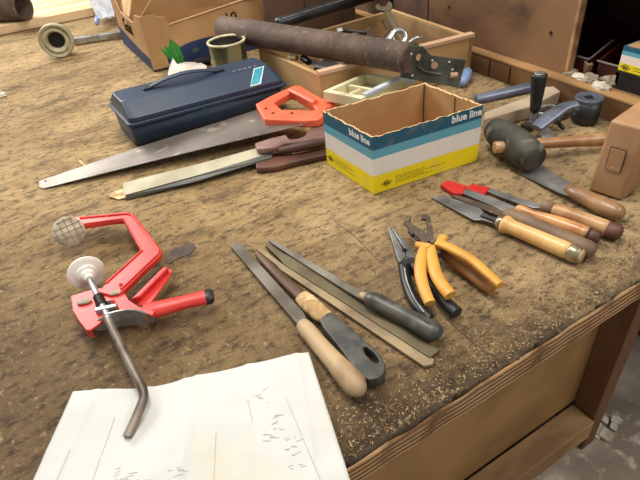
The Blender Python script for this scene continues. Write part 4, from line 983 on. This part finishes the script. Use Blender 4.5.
# ================================================================== CREAM MOULDED TRAY
t = thing('moulded_tray', W(.62,.92,0), 'cream moulded plastic tray with hollow compartments, wedged behind the striped carton', 'tray')
zc = .085
q = [G(322.8,91,zc), G(361,98.5,zc), G(404,78,zc), G(366,72,zc)]
for i in range(4): pass
cen = sum(q, V((0,0,0)))/4
def trayp(u, v, z): 
    p = (q[0].lerp(q[1], u)).lerp(q[3].lerp(q[2], u), v); p.z = ZB+z; return p
b = MB()
def rect(u0,u1,v0,v1,z): return [trayp(u0,v0,z), trayp(u1,v0,z), trayp(u1,v1,z), trayp(u0,v1,z)]
b.ringslab(rect(0,1,0,1,zc), rect(.12,.86,.10,.90,zc), .022)
b.slab(rect(.03,.97,.03,.97,zc-.022), .003)
b.slab(rect(.14,.86,.44,.50,zc-.004), .018); b.slab(rect(.45,.52,.08,.44,zc-.006), .016)
b.build('tray_body', M['cream'], t, bevel=.002)
b = MB(); b.slab(rect(.90,1.04,.10,1.0,zc+.006), .010); b.build('grey_rim', M['creamwhite'], t, bevel=.002)
b = MB(); b.slab(rect(.12,.9,.25,.9,zc-.026), .056); b.build('tray_base', M['cream'], t)
b = MB(); c_ = G(409,80,zc-.01); b.tube([c_+V((-.01,.01,0)), c_+V((.012,-.004,0))], .013, n=14); b.build('rounded_end', M['creamwhite'], t)

# ================================================================== CUP
t = thing('cup', W(.49,1.36,0), 'stained old cup with pale rim and dark inside behind the toolbox', 'cup')
cc_ = G(226,40.5,.122); cc_.z = ZB
prof = [(.001,.038),(.004,.041),(.06,.046),(.114,.0485),(.120,.0490)]
b = MB(); b.loft([[cc_+V((r*math.cos(2*PI*i/36), r*math.sin(2*PI*i/36), z)) for i in range(36)] for z, r in prof], smooth=True, cap1=False); b.build('cup_body', M['cup'], t)
b = MB(); b.tube([cc_+V((.0475*math.cos(2*PI*i/36), .0475*math.sin(2*PI*i/36), .121)) for i in range(37)], .0035, n=8, caps=False); b.build('rim', M['cuprim'], t)
b = MB(); b.loft([[cc_+V((r*math.cos(2*PI*i/36), r*math.sin(2*PI*i/36), z)) for i in range(36)] for z, r in ((.120,.0455),(.06,.043),(.055,.002))], smooth=True, cap0=False); b.build('inside', M['cupin'], t)

# ================================================================== FRUIT BOX
t = thing('fruit_box', W(.5,1.8,0), 'tall open cardboard fruit box with navy wave print and green leaves', 'box')
f0 = W(.330,1.616,.001); fr = W(.655,1.575,.001); fb = W(.330,1.99,.001)
fu = (fr-f0).normalized(); fv = (fb-f0).normalized(); Lx = (fr-f0).length+.04; Ly = (fb-f0).length
def F(a, c, z): return f0+fu*a+fv*c+V((0,0,z))
tk = .005
# front wall (facing the viewer), outline with a dip
fw = [(0,0),(Lx,0),(Lx,.148),(.36,.148),(.30,.148),(.075,.122),(.068,.146),(0,.156)]
b = MB(); b.slab([F(a, 0, z) for a, z in fw], tk, d=fv); b.build('front_wall', M['card'], t)
sw = [(0,0),(Ly,0),(Ly,.168),(Ly-.05,.170),(Ly-.10,.125),(.12,.118),(.07,.150),(0,.157)]
b = MB(); b.slab([F(0, c, z) for c, z in sw], tk, d=fu); b.build('side_wall', M['card'], t)
b = MB(); b.slab([F(0, Ly, z) for z in (0,)]+[F(Lx, Ly, 0), F(Lx, Ly, .19), F(0, Ly, .19)], tk, d=-fv); b.build('back_wall', M['card'], t)
b = MB(); b.slab([F(Lx, 0, 0), F(Lx, Ly, 0), F(Lx, Ly, .17), F(Lx, 0, .15)], tk, d=-fu); b.build('side_wall', M['card'], t)
b = MB(); b.slab([F(.01,.01,.008), F(Lx-.01,.01,.008), F(Lx-.01,Ly-.01,.008), F(.01,Ly-.01,.008)], .006); b.build('bottom', M['card'], t)
# corner post and inner folded flaps
b = MB(); b.slab([F(-.003,-.003,.006), F(.045,-.003,.006), F(.045,-.003,.158), F(-.003,-.003,.158)], .002, d=V((0,0,0))+(-fv)*.8); b.build('corner_flap', M['card'], t)
b = MB(); b.slab([F(.012,.035,.150), F(.05,.028,.190), F(Lx-.05,.028,.178), F(Lx-.05,.035,.135)], .004, d=fv); b.build('inner_flap', M['card'], t)
b = MB(); b.slab([F(.05,.03,.190), F(Lx-.05,.03,.178), F(Lx-.05,.14,.185), F(.05,.14,.200)], .004); b.build('top_flap', M['cardlight'], t)
b = MB(); b.slab([F(.010,.20,.12), F(.010,Ly-.06,.12), F(.045,Ly-.06,.20), F(.045,.20,.20)], .004, d=fu); b.build('side_flap', M['cardlight'], t)
b = MB(); b.tube([F(.074,-.001,.1225), F(.30,-.001,.1485), F(Lx-.02,-.001,.1485)], .0022, n=6); b.build('torn_edge', M['cardlight'], t)
# navy wave along the foot of the walls
wv = []
for k_ in range(25):
    a = Lx*k_/24; x = a/Lx
    wv.append((a, .036+.030*(1/(1+math.exp(-(x-.22)*16)))-.012*max(0, x-.5)))
b = MB(); b.slab([F(a, -.0006, z) for a, z in [(0,.001),(Lx,.001)]+wv[::-1]], .0008, d=-fv); b.build('navy_print', M['bluewave'], t)
b = MB(); b.slab([F(-.0006, c, z) for c, z in [(0,.001),(Ly,.001),(Ly,.065),(Ly*.7,.05),(Ly*.3,.038),(0,.036)]], .0008, d=-fu); b.build('navy_print', M['bluewave'], t)
def leaf(p, q, w, off):
    p = F(p[0], off, p[1]); q = F(q[0], off, q[1]); d = q-p; s = d.cross(fv).normalized()
    L_ = [p+d*(k/10)+s*w*math.sin(PI*(k/10)**.8) for k in range(11)]; R_ = [p+d*(k/10)-s*w*math.sin(PI*(k/10)**.8) for k in range(9, 0, -1)]
    return L_+R_
b = MB()
pA = PY(163,43,1.61); pB = PY(179,57,1.61)
def fpx(px, py):     # a point of the front wall
    o_ = V((0,0,ZB+CH)); r = ray(px, py); n_ = fv; t_ = (f0-o_).dot(n_)/r.dot(n_); p = o_+r*t_; return ((p-f0).dot(fu), p.z-f0.z)
b.slab(leaf(fpx(181,64), fpx(169,38), .021, -.0026), .0007, d=-fv); b.slab(leaf(fpx(177,59), fpx(158,44), .013, -.0036), .0007, d=-fv); b.build('leaf_print', M['greenleaf'], t)
b = MB(); a_, z_ = fpx(179,62); a2, z2 = fpx(171,42); b.tube([F(a_, -.0038, z_), F(a2, -.0038, z2)], .0008, n=5); b.build('leaf_vein', M['leafvein'], t)
vs, fs, wd = text_mesh('10', V((0,0,0)), (1,0,0), (0,1,0), (0,0,1), .042, .01); a_, z_ = fpx(222,21.5)
MB().add([F(a_, -.0008, z_)+fu*v.x+V((0,0,1))*v.y for v in vs], fs).build('printed_number', M['ink'], t)
o_ = V((0,0,ZB+CH)); r = ray(125,32); t_ = (f0-o_).dot(fu)/r.dot(fu); p_ = o_+r*t_
vs, fs, wd = text_mesh('Gold', V((0,0,0)), (1,0,0), (0,1,0), (0,0,1), .055, .02)
cpos = (p_-f0).dot(fv)
MB().add([F(-.0012, .27, .072)-fv*v.x+V((0,0,1))*v.y for v in vs], fs).build('printed_word', M['ink'], t)

# white rag in front of the fruit box
t = thing('crumpled_wrapper', W(.36,1.40,0), 'white crumpled paper wrapper between the toolbox and the fruit box', 'paper')
b = MB(); pts = [(170,62),(173,58),(177,64),(185,62),(200,62),(207,66),(204,76),(190,84),(172,84),(168,74)]
nn = len(pts); b.slab([G(x, y, .004+.022*abs(noise.noise(V((i*1.7,2,0))))+(.02 if i in (1,2) else .008)) for i, (x, y) in enumerate(pts)], .003); b.build('crumple', M['white'], t)
b = MB(); b.slab([G(170,76,.030), G(173,59,.045), G(180,68,.030), G(178,80,.022)], .003); b.build('raised_corner', M['white'], t)
tag(MB().tube([G(196,62,.014), G(210,60,.014)], .013, n=14, flat=.9).build('dark_lump', M['hole']), 'dark lump lying between the white wrapper and the cup', 'scrap')

# ================================================================== BACK LEFT
t = thing('timber_boards', W(.2,2.9,0), 'pale planed board lying across the far left of the bench', 'board')
pl0, pl1 = W(-.9,2.62,0), W(.66,2.445,0)
b = MB(); b.slab([W(-.9,2.595,.034), W(.52,2.500,.034), W(.52,2.62,.034), W(-.9,2.72,.034)], .033); b.build('front_board', M['plank'], t, bevel=.002)
b = MB(); b.slab([W(-.9,2.725,.033), W(.52,2.625,.033), W(.60,3.8,.033), W(-.9,3.8,.033)], .032); b.build('rear_board', M['plank'], t, bevel=.002)
t = thing('clay_pipe', W(-.1,2.7,.035), 'brown tube with a dark open end lying on the pale boards', 'pipe')
A, B = W(-.42,2.90,.085), W(.115,2.735,.085)
A, B = G(-60,10,.085), G(24,7,.085)
def ring_of(c, d, r, n=32):
    u_ = V((0,0,1))-d*d.z; u_.normalize(); w_ = d.cross(u_); return [c+(w_*math.cos(2*PI*i/n)+u_*math.sin(2*PI*i/n))*r for i in range(n)]
d_ = (B-A).normalized()
B2 = B
b = MB(); b.loft([ring_of(A, d_, .050), ring_of(B2, d_, .050), ring_of(B2, d_, .045), ring_of(B2-d_*.25, d_, .045)], smooth=True, cap0=True, cap1=True); b.build('tube_wall', M['rust'], t)
MB().loft([ring_of(B2-d_*.24, d_, .0448), ring_of(B2-d_*.242, d_, .0448)], smooth=False).build('dark_inside', M['hole'], t)
t = thing('flanged_collar', W(.15,2.1,0), 'round pale dirty collar standing on edge at the end of the metal bar', 'ring')
c_ = G(56,41,.055); d_ = V((.30,1,.0)).normalized()
R1 = .055
b = MB(); b.loft([ring_of(c_, d_, r) if False else [p+d_*s for p in ring_of(c_, d_, r)] for s, r in ((0,.030),(-.004,.033),(-.004,.036),(.008,.042),(.002,.045),(-.006,.052),(0,R1),(.014,R1),(.020,.048),(.05,.034),(.05,.026),(.01,.026),(0,.030))], smooth=True, cap0=False, cap1=False); b.build('collar', M['flange'], t)
MB().loft([[p+d_*.012 for p in ring_of(c_, d_, .027)], [p+d_*.040 for p in ring_of(c_, d_, .027)]], cap0=True).build('dark_bore', M['hole'], t)
t = thing('metal_bar', W(.3,2.15,0), 'pale aluminium bar running from the round collar to the fruit box', 'bar')
A, B = G(72,40,.018), G(125,32,.018)
b = MB(); e = (B-A).normalized(); n_ = V((-e.y, e.x, 0)); b.obox((A+B)/2-V((0,0,.004)), (B-A)/2, n_*.011, V((0,0,.010))); b.build('bar', M['zinc'], t, bevel=.003)
b = MB(); m_ = A.lerp(B, .45); b.obox(m_-V((0,0,.004)), e*.002, n_*.0116, V((0,0,.0106))); b.build('joint', M['padgrey'], t)
# clear plastic film
b = MB(); vs = []; nu_, nv_ = 14, 18
for j in range(nv_+1):
    for i in range(nu_+1):
        u_ = i/nu_; v_ = j/nv_
        p = G(101,30,.0).lerp(G(124,27,.0), u_).lerp(G(86,-4,.0).lerp(G(124,-4,.0), u_), v_)
        p.z = ZB+.036+.022*abs(noise.noise(V((u_*3, v_*5, 2))))+.02*abs(noise.noise(V((u_*7, v_*9, 5))))
        if p.y > 2.47: p.z += .006
        vs.append(p)
b.add(vs, [(j*(nu_+1)+i, j*(nu_+1)+i+1, (j+1)*(nu_+1)+i+1, (j+1)*(nu_+1)+i) for j in range(nv_) for i in range(nu_)], smooth=True)
o = tag(b.build('plastic_film', M['plasticbag']), 'crinkled clear plastic film hanging over the board end beside the fruit box', 'plastic')
o.modifiers.new('s', 'SOLIDIFY').thickness = .0006
b = MB(); b.lathe(G(97,17,.040), G(97,24,.030), [(0,.008),(.5,.010),(1,.006)], n=12); tag(b.build('blue_cap', M['blue'] ), 'small blue cap at the corner of the pale boards', 'cap')  # plain blue cap of unknown use, not tied to any bottle
# scrap at left edge
b = MB(); b.obox(G(1,95,.006), V((.010,.004,0)), V((-.003,.006,0)), V((0,0,.005))); b.obox(G(-2,93,.012), V((.008,0,.004)), V((0,.005,0)), V((0,0,.002))); tag(b.build('plastic_scrap', M['whiteplastic']), 'small white plastic scrap at the left edge of the bench', 'scrap')
tag(MB().slab([G(x, y, .0015) for x, y in [(78,161),(80,160),(86,165),(84,166)]], .001).build('wood_splinter', M['cardlight']), 'pale wood splinter lying left of the handsaw blade', 'splinter')

# dark scorched patch of dried glue beside the clamp
b = MB(); pts = [(165,258),(172,250),(184,244),(193,243),(196,247),(190,254),(178,258),(168,264)]
b.slab([G(x, y, .0012) for x, y in pts], .001); b.build('glue_stain', M['stain'], wb)

# ================================================================== SAWDUST AND CHIPS (uncountable)
def chips(name, m, N, fn, lab, seed, smin, smax):
    r = random.Random(seed); b = MB()
    k = 0; tries = 0
    while k < N and tries < N*20:
        tries += 1
        x, y, w_ = fn(r)
        if r.random() > w_: continue
        if x > XR-.01 or y < YF+.003: continue
        a = r.random()*PI; l = r.uniform(smin, smax); wd = l*r.uniform(.12,.4); e = V((math.cos(a), math.sin(a), r.uniform(-.25,.25)))*l; s = V((-math.sin(a), math.cos(a), r.uniform(-.3,.3)))*wd
        c = W(x, y, top_h(x, y)+.0006+r.random()*.0004)
        up = V((0,0,wd*.5+.0002)); b.add([c-e-s*.3, c+s, c+e-s*.2, c-s, c+up], [(0,1,4),(1,2,4),(2,3,4),(3,0,4)])
        k += 1
    return tag(b.build(name, m, recalc=False), lab, 'wood chips', kind='stuff')
def d_edge(r):
    y = YF+.004+abs(r.gauss(0, .045)); return r.uniform(.10,.75), y, 1
def d_all(r):
    return r.uniform(-.6,.98), r.uniform(.27,1.6), .8
chips('wood_shavings', M['chips'], 2600, d_edge, 'pale wood shavings strewn along the front edge of the bench', 1, .0006, .0026)
chips('sawdust', M['chips'], 1500, d_all, 'pale sawdust specks scattered over the bench top', 2, .0006, .0018)
chips('dark_crumbs', M['chipsdark'], 3000, lambda r: d_edge(r) if r.random() < .6 else d_all(r), 'dark crumbs of dirt and bark on the bench top', 3, .0008, .0024)

# ================================================================== LIGHT
wd = bpy.data.worlds.new('w'); bpy.context.scene.world = wd; wd.use_nodes = True
bg = wd.node_tree.nodes['Background']; bg.inputs[0].default_value = (.97,.98,1.0,1); bg.inputs[1].default_value = .46
def area(name, loc, target, sx, sy, power, col):
    l = bpy.data.lights.new(name, 'AREA'); l.shape = 'RECTANGLE'; l.size = sx; l.size_y = sy; l.energy = power; l.color = col
    o = bpy.data.objects.new(name, l); C.objects.link(o); o.location = loc
    o.rotation_euler = (V(target)-V(loc)).to_track_quat('-Z', 'Y').to_euler(); return o
area('window_light', (-.6,3.6,2.3), (.4,1.2,ZB), 1.6, 1.2, 102, (1.0,.975,.93))
area('ceiling_light', (.3,.9,2.6), (.35,.9,ZB), 1.4, .5, 40, (1.0,.95,.86))
area('front_fill_light', (1.5,-1.0,2.4), (.7,.3,.2), 1.4, .5, 28, (1.0,.95,.87))  # added fill lamp, unseen; brightens the floor, bench front and box faces

# ================================================================== CAMERA
cam = bpy.data.cameras.new('camera'); cam.sensor_width = 36; cam.lens = FPX*36/640; cam.clip_start = .02
co = bpy.data.objects.new('camera', cam); C.objects.link(co)
right = V((AX.x, AY.x, AZ.x)); up = -V((AX.y, AY.y, AZ.y)); back = -V((AX.z, AY.z, AZ.z))
mtx = Matrix((right, up, back)).transposed().to_4x4(); mtx.translation = V((0,0,ZB+CH)); co.matrix_world = mtx
sc = bpy.context.scene; sc.camera = co
sc.view_settings.view_transform = 'Standard'; sc.view_settings.look = 'None'; sc.view_settings.gamma = 1; sc.view_settings.exposure = 0
for o in bpy.data.objects:
    if '_o' in o: del o['_o']
